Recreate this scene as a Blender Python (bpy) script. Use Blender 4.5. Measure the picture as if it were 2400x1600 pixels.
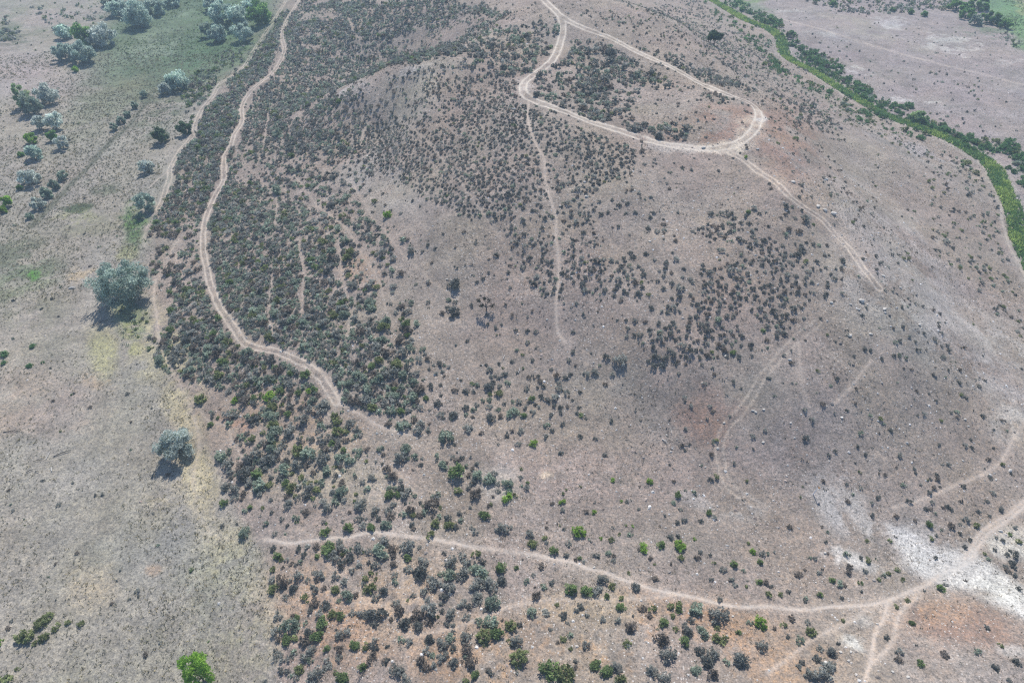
import bpy, math, random
import numpy as np

# ---------------------------------------------------------------- camera, sky, sun, exposure
SC = bpy.context.scene
for o in list(bpy.data.objects):
    bpy.data.objects.remove(o)
CAM_H, PITCH, FPX = 70.0, math.radians(40.0), 1600.0
cd = bpy.data.cameras.new('camera')
cd.sensor_width = 36.0; cd.lens = 24.0; cd.clip_start = 0.5; cd.clip_end = 6000
cam = bpy.data.objects.new('camera', cd); SC.collection.objects.link(cam)
cam.location = (0, 0, CAM_H); cam.rotation_euler = (math.radians(90) - PITCH, 0, 0)
SC.camera = cam
SUN_EL, SUN_AZ = math.radians(50.0), math.radians(2.0)      # azimuth measured from +Y towards +X
w = bpy.data.worlds.new('World'); SC.world = w; w.use_nodes = True
nt = w.node_tree; nt.nodes.clear()
sky = nt.nodes.new('ShaderNodeTexSky'); sky.sky_type = 'NISHITA'; sky.sun_disc = False
sky.sun_elevation = SUN_EL; sky.sun_rotation = SUN_AZ; sky.altitude = 1800
bg = nt.nodes.new('ShaderNodeBackground'); bg.inputs[1].default_value = 0.15
wo = nt.nodes.new('ShaderNodeOutputWorld')
nt.links.new(sky.outputs[0], bg.inputs[0]); nt.links.new(bg.outputs[0], wo.inputs[0])
sd = bpy.data.lights.new('sun', 'SUN'); sd.energy = 4.8; sd.angle = math.radians(0.55); sd.color = (1.0, .94, .85)
sun = bpy.data.objects.new('sun', sd); SC.collection.objects.link(sun)
sun.rotation_euler = (math.pi / 2 - SUN_EL, 0, math.pi - SUN_AZ)
SC.view_settings.view_transform = 'Standard'; SC.view_settings.look = 'None'
SC.view_settings.exposure = 0.18; SC.view_settings.gamma = 1.0
SC.cycles.max_bounces = 5; SC.cycles.diffuse_bounces = 3; SC.cycles.volume_bounces = 0
SC.cycles.transparent_max_bounces = 8; SC.cycles.filter_width = 1.2; SC.cycles.use_denoising = False
HAZE_DENSITY = 0.00065

rng = np.random.default_rng(11)
random.seed(5)

# ---------------------------------------------------------------- pixel <-> world
cP, sP = math.cos(PITCH), math.sin(PITCH)
def ray(px, py):
    px = np.asarray(px, float); py = np.asarray(py, float)
    v = (px - 1200) / FPX; q = (800 - py) / FPX
    return v, cP + q * sP, -sP + q * cP
def at_z(px, py, z):
    dx, dy, dz = ray(px, py); t = (z - CAM_H) / dz
    return dx * t, dy * t
def project(x, y, z):
    dz = z - CAM_H
    depth = y * cP - dz * sP
    depth = np.where(depth < 1, 1, depth)
    up = y * sP + dz * cP
    return 1200 + FPX * x / depth, 800 - FPX * up / depth, depth

# ---------------------------------------------------------------- noise
def vnoise(x, y, seed=0):
    xi = np.floor(x).astype(np.int64); yi = np.floor(y).astype(np.int64)
    xf = x - xi; yf = y - yi
    xf = xf * xf * (3 - 2 * xf); yf = yf * yf * (3 - 2 * yf)
    def h(a, b):
        n = (a * 374761393 + b * 668265263 + seed * 974634777) & 0xFFFFFFFF
        n = ((n ^ (n >> 13)) * 1274126177) & 0xFFFFFFFF
        n = n ^ (n >> 16)
        return (n & 0xFFFF) / 65535.0
    a = h(xi, yi); b = h(xi + 1, yi); c = h(xi, yi + 1); d = h(xi + 1, yi + 1)
    return (a * (1 - xf) + b * xf) * (1 - yf) + (c * (1 - xf) + d * xf) * yf
def fbm(x, y, scale, seed=0, octs=4, gain=.5):
    v = 0; amp = 1; tot = 0; f = 1.0 / scale
    for k in range(octs):
        v = v + amp * (vnoise(x * f + 17.3 * k, y * f - 9.1 * k, seed + k) - .5); tot += amp
        amp *= gain; f *= 2.03
    return v / tot * 2

# ---------------------------------------------------------------- terrain height: spline through surveyed points
CP = [(0,0,0),(0,400,0),(0,800,0),(0,1200,0),(0,1600,-.5),(300,300,0),(250,700,0),(300,1000,0),(400,1400,.3),(500,1590,.5),
(150,150,0),(450,60,0),(330,500,.2),(600,100,.8),(500,220,.8),(450,320,.8),(380,470,.8),(370,700,.8),(380,850,1),(470,980,1.2),
(560,1200,1.5),(640,1400,2),(690,20,4),(665,100,4),(600,200,3.3),(560,300,3),(525,400,3),(480,560,2.6),(500,700,2.8),(600,815,4),
(760,900,5),(900,1000,5.2),(763,240,10),(855,184,16),(906,173,18),(957,158,19.8),(1021,145,21),(1059,136,21.5),(1110,133,21.5),
(850,170,4.2),(900,160,4.8),(950,146,5.5),(1020,132,10.5),(760,222,4.6),(950,80,9.5),(900,20,12),(1100,50,17),(1180,20,20.5),(800,50,8.5),(750,100,6),(700,60,5),
(1276,0,23),(1310,40,22.5),(1310,115,21),(1500,130,20.5),(1400,200,20),(1550,250,20),(1700,220,19.5),(1600,330,19.2),(1770,290,19),
(1450,300,19.6),(1400,60,22.3),(1550,40,21),(1240,205,20.2),(1672,0,-2),(1748,46,-2),(1838,127,-2),(1943,191,-2),(2093,278,-2),(2233,329,-2),(2330,395,-2),(2384,543,-2),
(1672,100,12.5),(1800,180,9),(1900,260,10),(2000,400,8.5),(1960,550,13),(2045,655,11),(1850,460,17),(1760,380,18.3),(2200,420,2.5),(2120,340,1.5),
(2250,700,2),(2150,600,7),(2380,800,.5),(2380,1000,.8),(2200,1000,3.5),(2000,900,7.5),(1900,800,9.5),(2350,1200,1),(2200,1350,1.3),
(2000,1280,2.3),(1800,1200,3),(1700,1100,4),(1700,900,8),(1700,600,14.2),(1700,450,17),(1500,400,18),(1500,600,14),(1500,800,9.5),
(1500,1000,5),(1300,800,7.7),(1300,1000,4.6),(1300,600,12.6),(1300,400,17.3),(1250,300,19.2),(1100,300,17.4),(1130,200,19.5),(1000,250,17),
(900,300,12),(800,350,9),(700,300,7),(1000,400,14),(800,500,8.5),(900,600,9.4),(1100,500,13.6),(1100,700,9),(900,800,7),
(700,600,6),(650,750,5),(800,700,6.8),(1100,900,5.6),(1000,1100,4.2),(1400,1200,3.3),(1200,1600,4),(800,1600,3),(1600,1600,4.2),
(2000,1600,4),(2300,1500,3.6),(2400,1600,4.5),(1200,1400,3.2),(1600,1400,2.8),(2000,1420,2.2),
(1900,60,-1),(2200,100,-1),(2400,0,-1.5),(2400,300,-1),(2000,0,-1),(2200,200,-1),(2400,400,-1.5)]
cp = np.array(CP, float)
cp[:, 2] = np.where(cp[:, 2] > 3, 3 + (cp[:, 2] - 3) * 1.0, cp[:, 2])      # hill relief
cx, cy = at_z(cp[:, 0], cp[:, 1], cp[:, 2])
ext = np.array([(-420,-60,0),(0,-80,3),(420,-60,0),(-420,200,0),(420,200,-1),(-420,520,0),(0,420,20),(0,560,12),(60,700,4),(420,520,-2),(-150,0,0),(150,0,3),(-60,0,1),(60,0,4),(-200,420,1),(200,420,-2),(-500,900,0),(500,900,0)], float)
PX = np.concatenate([cx, ext[:, 0]]); PY = np.concatenate([cy, ext[:, 1]]); PZ = np.concatenate([cp[:, 2], ext[:, 2]])
S = 100.0
def tps_k(r2): return np.where(r2 > 1e-12, .5 * r2 * np.log(r2 + 1e-20), 0)
A = (PX / S)[:, None] - (PX / S)[None]; B = (PY / S)[:, None] - (PY / S)[None]
n = len(PX); K = tps_k(A * A + B * B) + np.eye(n) * 0.0004
Pm = np.stack([np.ones(n), PX / S, PY / S], 1)
M = np.zeros((n + 3, n + 3)); M[:n, :n] = K; M[:n, n:] = Pm; M[n:, :n] = Pm.T
W = np.linalg.solve(M, np.concatenate([PZ, np.zeros(3)]))
def tps(x, y):
    out = W[n] + W[n + 1] * x / S + W[n + 2] * y / S
    for i in range(n):
        r2 = (x / S - PX[i] / S) ** 2 + (y / S - PY[i] / S) ** 2
        out += W[i] * .5 * r2 * np.log(r2 + 1e-20)
    return out
GX0, GX1, GY0, GY1, GS = -330.0, 330.0, -40.0, 440.0, 1.0
gx = np.arange(GX0, GX1 + .1, GS); gy = np.arange(GY0, GY1 + .1, GS)
GXX, GYY = np.meshgrid(gx, gy)
GH = tps(GXX, GYY)
def smooth_h(x, y):
    u = np.clip((x - GX0) / GS, 1, len(gx) - 3); v = np.clip((y - GY0) / GS, 1, len(gy) - 3)
    i = np.floor(u).astype(int); j = np.floor(v).astype(int); fu = u - i; fv = v - j
    def cr(p0, p1, p2, p3, t): return p1 + .5 * t * (p2 - p0 + t * (2*p0 - 5*p1 + 4*p2 - p3 + t * (3*(p1 - p2) + p3 - p0)))
    rows = []
    for k in (-1, 0, 1, 2):
        rows.append(cr(GH[j+k, i-1], GH[j+k, i], GH[j+k, i+1], GH[j+k, i+2], fu))
    return cr(*rows, fv)
def height(x, y):
    x = np.asarray(x, float); y = np.asarray(y, float)
    h = smooth_h(x, y)
    edge = np.maximum(np.maximum(np.abs(x) - 300, 0), np.maximum(y - 410, np.maximum(-10 - y, 0)))
    h = h * np.exp(-(edge / 150.0) ** 2)
    steep = np.clip((h - 1.5) / 6, 0, 1)
    h = h + steep * fbm(x, y, 26, 3, 3) * 1.3 + steep * (np.abs(fbm(x, y * .35, 9, 8, 3)) - .25) * .9 + (fbm(x, y, 3.4, 5, 2) * .10 + fbm(x, y, 1.1, 25, 2) * .04) * np.clip((190 - y) / 90, 0, 1)
    return h
def to_world(px, py):
    """where the sight line through a traced point meets the ground"""
    px = np.atleast_1d(np.asarray(px, float)); py = np.atleast_1d(np.asarray(py, float))
    dx, dy, dz = ray(px, py)
    t = np.full(px.shape, 40.0); done = np.zeros(px.shape, bool)
    for _ in range(700):
        x = dx * t; y = dy * t; z = CAM_H + dz * t
        gap = z - smooth_h(x, y)
        done |= gap < .05
        t = np.where(done, t, t + np.clip(gap * .5, .08, 6))
        if done.all(): break
    for _ in range(6):
        gap = CAM_H + dz * t - height(dx * t, dy * t); t = t + gap * .7
    return dx * t, dy * t

# ---------------------------------------------------------------- trails (traced, then laid out on the ground)
TW, FP, AN = 'two-track', 'footpath', 'animal trail'
TR = [
 (TW,1.0,[(1265,-14),(1276,0),(1297,23),(1312,38),(1319,59),(1317,84),(1308,115),(1294,143),(1264,166),(1233,189),(1225,209),(1238,228),(1276,244),(1315,258),(1353,272),(1404,291),(1455,306),(1506,324),(1557,337),(1608,344),(1659,348),(1710,342),(1748,324),(1769,301),(1778,281),(1776,260),(1756,242),(1725,230),(1685,214),(1634,190),(1583,162),(1532,139),(1481,115),(1430,89),(1378,70),(1328,48),(1310,34)]),
 (TW,.75,[(702,0),(687,23),(674,43),(662,71),(662,94),(667,112),(661,135),(643,166),(620,186),(594,207),(576,230),(566,255),(568,281),(561,298),(548,316),(541,342),(526,367),(525,400),(525,420),(513,443),(500,466),(485,502),(478,533),(476,563),(477,594),(485,630),(491,660),(502,688),(513,716),(531,744),(551,772),(569,800),(600,815),(646,822),(689,841),(722,856),(743,876),(761,897),(776,922),(789,943)]),
 (FP,.6,[(789,943),(812,953),(845,971),(875,991),(906,1004),(962,1019)]),
 (FP,.55,[(722,852),(753,866),(779,894),(796,933),(800,950)]),
 (TW,.6,[(671,0),(656,25),(626,71),(598,113),(574,153),(543,179),(515,196),(500,224),(474,255),(459,288),(449,321),(426,347),(408,375),(398,398),(398,415),(390,438),(380,471),(370,489)]),
 (FP,.5,[(398,398),(370,420),(350,440)]),
 (FP,.4,[(347,527),(338,553),(339,576)]),
 (FP,.22,[(372,793),(382,830),(402,862),(430,915),(454,975),(466,1020),(467,1052),(458,1095),(455,1150),(470,1210),(500,1255),(560,1264),(620,1264)]),
 (FP,.6,[(365,655),(360,693),(365,729),(369,757),(372,793)]),
 (FP,1.0,[(620,1264),(643,1266),(676,1273),(715,1268),(766,1261),(817,1259),(855,1249),(893,1248),(957,1257),(1008,1262),(1059,1271),(1110,1282),(1161,1288),(1200,1293),(1251,1299),(1302,1310),(1340,1317),(1379,1332),(1417,1340),(1455,1356),(1493,1368),(1532,1381),(1583,1391),(1634,1401),(1685,1414),(1736,1422),(1800,1420),(1825,1424),(1889,1428),(1953,1421),(2030,1418),(2081,1407),(2132,1386),(2170,1371),(2198,1350),(2234,1333),(2272,1318),(2285,1297),(2305,1261),(2341,1233),(2369,1213),(2400,1188),(2430,1165)]),
 (FP,.8,[(2255,1325),(2272,1289),(2292,1254),(2323,1228),(2361,1207),(2400,1172)]),
 (FP,.9,[(2081,1412),(2068,1455),(2050,1488),(2045,1526),(2037,1557),(2027,1600),(2020,1640)]),
 (FP,.75,[(2157,1390),(2119,1424),(2101,1455),(2096,1493),(2075,1526),(2045,1552)]),
 (FP,.55,[(2030,1427),(2004,1447),(1966,1468),(1900,1500),(1851,1539),(1800,1575)]),
 (FP,.5,[(957,1491),(1008,1483),(1072,1468),(1136,1442),(1200,1420),(1264,1408),(1302,1404),(1379,1404),(1455,1403),(1532,1399),(1570,1395)]),
 (FP,.8,[(2305,390),(2323,410),(2338,443),(2348,474),(2346,510),(2356,543),(2366,579),(2384,609),(2400,642),(2420,700)]),
 (FP,.5,[(1889,171),(1922,186),(1953,204),(1979,227),(2017,250),(2055,265),(2106,286),(2170,311),(2208,329),(2285,367),(2305,390)]),
 (TW,.85,[(1700,352),(1745,375),(1775,400),(1800,415),(1825,433),(1851,461),(1889,489),(1928,515),(1958,550),(1994,586),(2024,630),(2045,655),(2060,675)]),
 (FP,.7,[(1241,235),(1236,270),(1242,298),(1256,339),(1274,367),(1277,400),(1279,430),(1297,487),(1304,515),(1302,553),(1308,591),(1310,630),(1307,681),(1303,719),(1308,778),(1325,800)]),
 (FP,.65,[(2420,965),(2400,991),(2374,1030),(2359,1060),(2341,1086),(2310,1109),(2272,1124),(2234,1139),(2195,1157),(2144,1175),(2093,1190)]),
 (FP,.55,[(2042,846),(2017,876),(1999,902),(1979,922),(1953,948)]),
 (TW,.32,[(1918,755),(1860,800),(1815,850),(1785,885),(1760,930),(1735,965),(1702,999),(1690,1030),(1685,1055),(1692,1093),(1700,1124),(1731,1157),(1787,1188)]),
 (FP,.4,[(1872,800),(1874,851),(1884,915),(1897,953)]),
 (AN,.6,[(689,410),(720,448),(743,482),(779,507),(812,535),(830,566),(845,596),(870,627),(886,655),(898,693),(904,732),(924,767)]),
 (AN,.6,[(822,425),(855,476),(875,512),(904,543),(929,579),(957,609),(990,637),(1013,663),(1060,690),(1085,705)]),
 (AN,.6,[(817,41),(827,71),(845,97),(847,122)]),(AN,.6,[(640,240),(630,268),(625,306),(618,335)]),
 (AN,.6,[(900,205),(888,217),(875,255),(870,275),(853,306),(850,330)]),
 (AN,.5,[(919,230),(924,263),(957,293),(1010,340),(1050,390)]),
 (AN,.6,[(837,1075),(847,1111),(875,1150),(898,1183)]),(AN,.5,[(919,1086),(957,1132),(990,1170)]),
 (AN,.8,[(472,966),(492,989),(531,996),(543,1030),(559,1060),(576,1076)]),
 (AN,.5,[(454,979),(464,1019),(467,1050),(457,1088),(450,1130)]),
 (AN,.6,[(556,1126),(576,1150),(600,1170),(620,1180)]),(AN,.6,[(694,1238),(733,1254)]),
 (AN,.6,[(743,1292),(779,1322),(817,1363),(855,1409)]),(AN,.6,[(944,1315),(944,1419)]),(AN,.5,[(982,1358),(977,1404)]),(AN,.6,[(822,1412),(868,1414),(910,1417)]),
 (AN,.4,[(1530,540),(1560,600),(1590,650),(1610,700),(1630,760)]),(AN,.4,[(1740,560),(1760,640),(1790,700)]),(AN,.4,[(1500,590),(1570,680),(1610,740)]),
 (AN,.5,[(1075,420),(1110,470),(1160,540),(1200,600),(1230,650)]),(AN,.4,[(1370,460),(1400,520),(1450,590)]),
 (AN,.5,[(420,560),(400,590),(390,620)]),(AN,.45,[(700,560),(712,640),(705,740)]),(AN,.45,[(640,640),(632,720),(640,780)]),(AN,.45,[(795,560),(800,640),(820,720),(815,790)]),
 (AN,.4,[(1000,870),(1003,910),(985,945)]),(AN,.5,[(640,440),(650,480),(643,530)]),
 (TW,.62,[(1800,37),(1851,50),(1915,66),(1966,82),(2030,102),(2106,125),(2183,145),(2234,158),(2310,176),(2400,199)]),
 (FP,.25,[(48,808),(30,850),(15,895),(0,935)]),
]
def GAUGE(st): return .7 if st >= 1 else .46
def catmull(P, step=1.0):
    P = np.asarray(P, float); out = []
    Q = np.vstack([2 * P[0] - P[1], P, 2 * P[-1] - P[-2]])
    for i in range(1, len(Q) - 2):
        p0, p1, p2, p3 = Q[i-1], Q[i], Q[i+1], Q[i+2]
        m = max(2, int(np.linalg.norm(p2 - p1) / step))
        t = np.linspace(0, 1, m, endpoint=False)[:, None]
        out.append(.5 * (2*p1 + (p2-p0)*t + (2*p0-5*p1+4*p2-p3)*t*t + (3*p1-3*p2+p3-p0)*t**3))
    out.append(P[-1:]); return np.vstack(out)
TRW = []
for kind, st, pts in TR:
    p = catmull(pts, 14)
    x, y = to_world(p[:, 0], p[:, 1])
    TRW.append((kind, st, np.stack([x, y], 1)))
def seg_dist(x, y, P, reach):
    d = np.full(x.shape, 1e9); a = P[:-1]; b = P[1:]
    bb = (x > P[:, 0].min() - reach) & (x < P[:, 0].max() + reach) & (y > P[:, 1].min() - reach) & (y < P[:, 1].max() + reach)
    idx = np.nonzero(bb)[0]
    if len(idx) == 0: return d
    xs = x[idx]; ys = y[idx]; dd = np.full(len(idx), 1e9)
    order = np.argsort(ys); ysS = ys[order]
    for (ax, ay), (bx, by) in zip(a, b):
        lo = np.searchsorted(ysS, min(ay, by) - reach); hi = np.searchsorted(ysS, max(ay, by) + reach)
        if hi <= lo: continue
        s = order[lo:hi]
        ux, uy = bx - ax, by - ay; L = ux * ux + uy * uy + 1e-9
        t = np.clip(((xs[s] - ax) * ux + (ys[s] - ay) * uy) / L, 0, 1)
        q = np.hypot(xs[s] - ax - t * ux, ys[s] - ay - t * uy)
        dd[s] = np.minimum(dd[s], q)
    d[idx] = dd; return d
RIV = [(1655,-12),(1672,2),(1710,25),(1748,47),(1800,67),(1820,80),(1833,97),(1838,127),(1871,151),(1907,168),(1943,191),(1979,214),(2017,237),(2055,258),(2093,278),(2132,291),(2183,309),(2234,331),(2272,352),(2305,374),(2331,397),(2340,420),(2354,448),(2369,480),(2379,512),(2385,545),(2394,580),(2412,610),(2440,680)]
pr = catmull(RIV, 14); rx, ry = to_world(pr[:, 0], pr[:, 1]); RIVW = np.stack([rx, ry], 1)

# ---------------------------------------------------------------- materials
def new_mat(name):
    m = bpy.data.materials.new(name); m.use_nodes = True
    t = m.node_tree; t.nodes.clear()
    return m, t, t.nodes.new('ShaderNodeOutputMaterial')
def foliage_mat(name, trans=.35, var=.25):
    m, t, out = new_mat(name); N = t.nodes; L = t.links
    at = N.new('ShaderNodeAttribute'); at.attribute_name = 'tint'
    oi = N.new('ShaderNodeObjectInfo')
    ge = N.new('ShaderNodeNewGeometry')
    r = N.new('ShaderNodeMapRange'); r.inputs[3].default_value = 1 - var; r.inputs[4].default_value = 1 + var
    L.new(ge.outputs['Random Per Island'], r.inputs[0])
    r2 = N.new('ShaderNodeMapRange'); r2.inputs[3].default_value = .85; r2.inputs[4].default_value = 1.15
    L.new(oi.outputs['Random'], r2.inputs[0])
    mm = N.new('ShaderNodeMath'); mm.operation = 'MULTIPLY'; L.new(r.outputs[0], mm.inputs[0]); L.new(r2.outputs[0], mm.inputs[1])
    vm = N.new('ShaderNodeVectorMath'); vm.operation = 'SCALE'
    L.new(at.outputs['Color'], vm.inputs[0]); L.new(mm.outputs[0], vm.inputs['Scale'])
    d = N.new('ShaderNodeBsdfDiffuse'); tr = N.new('ShaderNodeBsdfTranslucent'); mx = N.new('ShaderNodeMixShader')
    mx.inputs[0].default_value = trans
    L.new(vm.outputs[0], d.inputs[0]); L.new(vm.outputs[0], tr.inputs[0])
    L.new(d.outputs[0], mx.inputs[1]); L.new(tr.outputs[0], mx.inputs[2]); L.new(mx.outputs[0], out.inputs[0])
    return m
def solid_mat(name, c1, c2, scale, rough=.9, bump=.3):
    m, t, out = new_mat(name); N = t.nodes; L = t.links
    p = N.new('ShaderNodeBsdfPrincipled'); p.inputs['Roughness'].default_value = rough
    tc = N.new('ShaderNodeTexCoord')
    no = N.new('ShaderNodeTexNoise'); no.inputs['Scale'].default_value = scale; no.inputs['Detail'].default_value = 6
    L.new(tc.outputs['Object'], no.inputs['Vector'])
    cr = N.new('ShaderNodeValToRGB'); cr.color_ramp.elements[0].color = (*c1, 1); cr.color_ramp.elements[1].color = (*c2, 1)
    cr.color_ramp.elements[0].position = .35; cr.color_ramp.elements[1].position = .65
    L.new(no.outputs[0], cr.inputs[0]); L.new(cr.outputs[0], p.inputs['Base Color'])
    b = N.new('ShaderNodeBump'); b.inputs['Strength'].default_value = bump; b.inputs['Distance'].default_value = .05
    L.new(no.outputs[0], b.inputs['Height']); L.new(b.outputs[0], p.inputs['Normal'])
    L.new(p.outputs[0], out.inputs[0]); return m
MF = foliage_mat('leaf_foliage', .46, .3)
MT = foliage_mat('tree_leaf', .58, .35)
MG = foliage_mat('dry_grass_blades', .2, .3)
MB = solid_mat('bark', (.09,.075,.06), (.17,.15,.13), 6)
MDW = solid_mat('weathered_dark_wood', (.05,.045,.045), (.12,.11,.10), 8)
MLW = solid_mat('bleached_wood', (.5,.48,.45), (.7,.68,.64), 8)
MR = solid_mat('pale_sandstone', (.42,.39,.35), (.66,.63,.58), 2.5, .85, .6)
MRD = solid_mat('dark_basalt', (.07,.07,.075), (.16,.15,.15), 3, .85, .6)
MRT = foliage_mat('loose_stone', 0.0, .35)

def soil_mat():
    m, t, out = new_mat('dry_soil'); N = t.nodes; L = t.links
    p = N.new('ShaderNodeBsdfPrincipled'); p.inputs['Roughness'].default_value = .95
    p.inputs['Specular IOR Level'].default_value = .15
    at = N.new('ShaderNodeAttribute'); at.attribute_name = 'soil'
    ru = N.new('ShaderNodeAttribute'); ru.attribute_name = 'rough'
    ge = N.new('ShaderNodeNewGeometry')
    def noise(scale, detail, rough=.6):
        q = N.new('ShaderNodeTexNoise'); q.inputs['Scale'].default_value = scale; q.inputs['Detail'].default_value = detail
        q.inputs['Roughness'].default_value = rough; L.new(ge.outputs['Position'], q.inputs['Vector']); return q
    n1 = noise(2.2, 5, .75); n2 = noise(.35, 4); n3 = noise(5.5, 3, .8)
    def rng_(src, a, b, c, d):
        r = N.new('ShaderNodeMapRange'); r.inputs[1].default_value = a; r.inputs[2].default_value = b
        r.inputs[3].default_value = c; r.inputs[4].default_value = d; L.new(src, r.inputs[0]); return r.outputs[0]
    def mul(a, b):
        q = N.new('ShaderNodeMath'); q.operation = 'MULTIPLY'
        for k, s in ((0, a), (1, b)):
            if isinstance(s, float): q.inputs[k].default_value = s
            else: L.new(s, q.inputs[k])
        return q.outputs[0]
    f = mul(mul(rng_(n1.outputs[0], .3, .7, .55, 1.45), rng_(n2.outputs[0], .3, .7, .86, 1.14)), rng_(n3.outputs[0], .3, .7, .55, 1.45))
    # where the ground is trodden the litter is thin: less contrast
    mixf = N.new('ShaderNodeMix'); mixf.data_type = 'FLOAT'
    L.new(ru.outputs['Fac'], mixf.inputs[0]); mixf.inputs[2].default_value = 1.0; L.new(f, mixf.inputs[3])
    vm = N.new('ShaderNodeVectorMath'); vm.operation = 'SCALE'; L.new(at.outputs['Color'], vm.inputs[0]); L.new(mixf.outputs[0], vm.inputs['Scale'])
    # hue drift
    hs = N.new('ShaderNodeHueSaturation'); L.new(vm.outputs[0], hs.inputs['Color'])
    L.new(rng_(n1.outputs[0], .35, .65, .7, 1.3), hs.inputs['Saturation'])
    L.new(hs.outputs[0], p.inputs['Base Color'])
    vo = N.new('ShaderNodeTexVoronoi'); vo.inputs['Scale'].default_value = 4.2; L.new(ge.outputs['Position'], vo.inputs['Vector'])
    so_ = N.new('ShaderNodeAttribute'); so_.attribute_name = 'stony'
    sep = N.new('ShaderNodeSeparateColor'); L.new(vo.outputs['Color'], sep.inputs[0])
    core = rng_(vo.outputs['Distance'], .28, .36, 1.0, 0.0)
    st_ = mul(mul(mul(rng_(sep.outputs[0], .86, .88, 0.0, 1.0), core), ru.outputs['Fac']), so_.outputs['Fac'])
    dk_ = mul(mul(rng_(sep.outputs[1], .80, .84, 0.0, .55), rng_(vo.outputs['Distance'], .30, .5, 1.0, 0.0)), ru.outputs['Fac'])
    m1 = N.new('ShaderNodeMix'); m1.data_type = 'RGBA'; L.new(dk_, m1.inputs[0]); L.new(hs.outputs[0], m1.inputs[6]); m1.inputs[7].default_value = (.10, .09, .075, 1)
    m2 = N.new('ShaderNodeMix'); m2.data_type = 'RGBA'; L.new(st_, m2.inputs[0]); L.new(m1.outputs[2], m2.inputs[6]); m2.inputs[7].default_value = (.56, .53, .50, 1)
    L.new(m2.outputs[2], p.inputs['Base Color'])
    b1 = N.new('ShaderNodeBump'); b1.inputs['Distance'].default_value = .13
    L.new(mul(ru.outputs['Fac'], 0.9), b1.inputs['Strength']); L.new(n1.outputs[0], b1.inputs['Height'])
    b2 = N.new('ShaderNodeBump'); b2.inputs['Distance'].default_value = .10; b2.inputs['Strength'].default_value = .55
    L.new(n3.outputs[0], b2.inputs['Height']); L.new(b1.outputs[0], b2.inputs['Normal'])
    L.new(b2.outputs[0], p.inputs['Normal']); L.new(p.outputs[0], out.inputs[0])
    return m
MS = soil_mat()

# ---------------------------------------------------------------- mesh helpers
COL = SC.collection
def mesh_from(name, V, F, mat, tint=None, smooth=False):
    V = np.ascontiguousarray(V, np.float32); F = np.ascontiguousarray(F, np.int32)
    k = F.shape[1]; me = bpy.data.meshes.new(name)
    me.vertices.add(len(V)); me.vertices.foreach_set('co', V.ravel())
    me.loops.add(F.size); me.loops.foreach_set('vertex_index', F.ravel())
    me.polygons.add(len(F)); me.polygons.foreach_set('loop_start', np.arange(0, F.size, k, dtype=np.int32))
    me.polygons.foreach_set('use_smooth', np.full(len(F), smooth, bool))
    me.update(calc_edges=True)
    if tint is not None:
        a = me.attributes.new('tint', 'FLOAT_COLOR', 'POINT')
        a.data.foreach_set('color', np.concatenate([tint, np.ones((len(tint), 1))], 1).astype(np.float32).ravel())
    me.materials.append(mat); return me
def link(name, data, parent=None, loc=None, label=None, cat=None, group=None, kind=None, scale=None, rot=None):
    o = bpy.data.objects.new(name, data); bpy.context.scene.collection.objects.link(o)
    if parent: o.parent = parent
    if loc is not None: o.location = loc
    if scale is not None: o.scale = scale
    if rot is not None: o.rotation_euler = rot
    if label: o['label'] = label
    if cat: o['category'] = cat
    if group: o['group'] = group
    if kind: o['kind'] = kind
    return o

# ---------------------------------------------------------------- ground sheet
ys = [20.0]
while ys[-1] < 330: ys.append(ys[-1] + .125 + max(0, ys[-1] - 30) * .0014)
pre = np.array([-1500,-700,-300,-150,-80,-40,-20,-8,0,6,10,14,17])
post = ys[-1] + np.cumsum(np.array([1,1.5,2,3,4,5,6,8,10,14,20,30,45,70,100,150,220,300,400]))
ys = np.concatenate([pre, ys, post])
sc_ = np.linspace(-1.08, 1.08, 1200)
so = np.array([1.12,1.17,1.25,1.35,1.5,1.75,2.1,2.6,3.4,4.6,6.5,9,13])
ss = np.concatenate([-so[::-1], sc_, so])
halfw = np.where(ys > 20, .572 * ys + 33.4, 45)
halfw = np.minimum(halfw, 262) 
X = ss[None] * halfw[:, None]; Y = np.repeat(ys[:, None], len(ss), 1)
X = X.ravel(); Y = Y.ravel(); Z = height(X, Y)
px, py, dep = project(X, Y, Z)
nr, nc = len(ys), len(ss)
# --- soil colours (albedo): named ground types laid over one another with ragged edges
BASE = np.array([.284,.238,.204])
col = np.tile(BASE, (len(X), 1)); rough = np.ones(len(X))
wx = fbm(X, Y, 9, 40, 5, .6) * 32; wy = fbm(X, Y, 9, 50, 5, .6) * 22
px2 = px + wx; py2 = py + wy
def lay(mask, c, s=1.0):
    global col
    m = np.clip(mask, 0, 1)[:, None] * s; col = col * (1 - m) + np.array(c) * m
def blob(cxp, cyp, rx_, ry_, ang, c, s, soft=.5, patchy=0.0, seed=60, ps=4.0):
    a = math.radians(ang); dx = px2 - cxp; dy = py2 - cyp
    u = (dx * math.cos(a) + dy * math.sin(a)) / rx_; v = (-dx * math.sin(a) + dy * math.cos(a)) / ry_
    r = np.sqrt(u * u + v * v); m = np.clip((1 + soft - r) / (2 * soft), 0, 1); m = m * m * (3 - 2 * m)
    if patchy:
        sel = m > 0; q = np.zeros(len(X)); q[sel] = np.clip(fbm(X[sel], Y[sel], ps, seed, 4) * 2.6 + fbm(X[sel], Y[sel], .7, seed + 9, 2) * (1.1 if patchy > .1 else .3) + 1.05 - patchy, 0, 1); m = m * q
    lay(m, c, s)
FIELD=(.284,.260,.222); STRAW=(.39,.345,.235); RED=(.30,.195,.150); ORANGE=(.37,.250,.168); WHITE=(.56,.535,.50); PALE=(.43,.405,.38)
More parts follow.
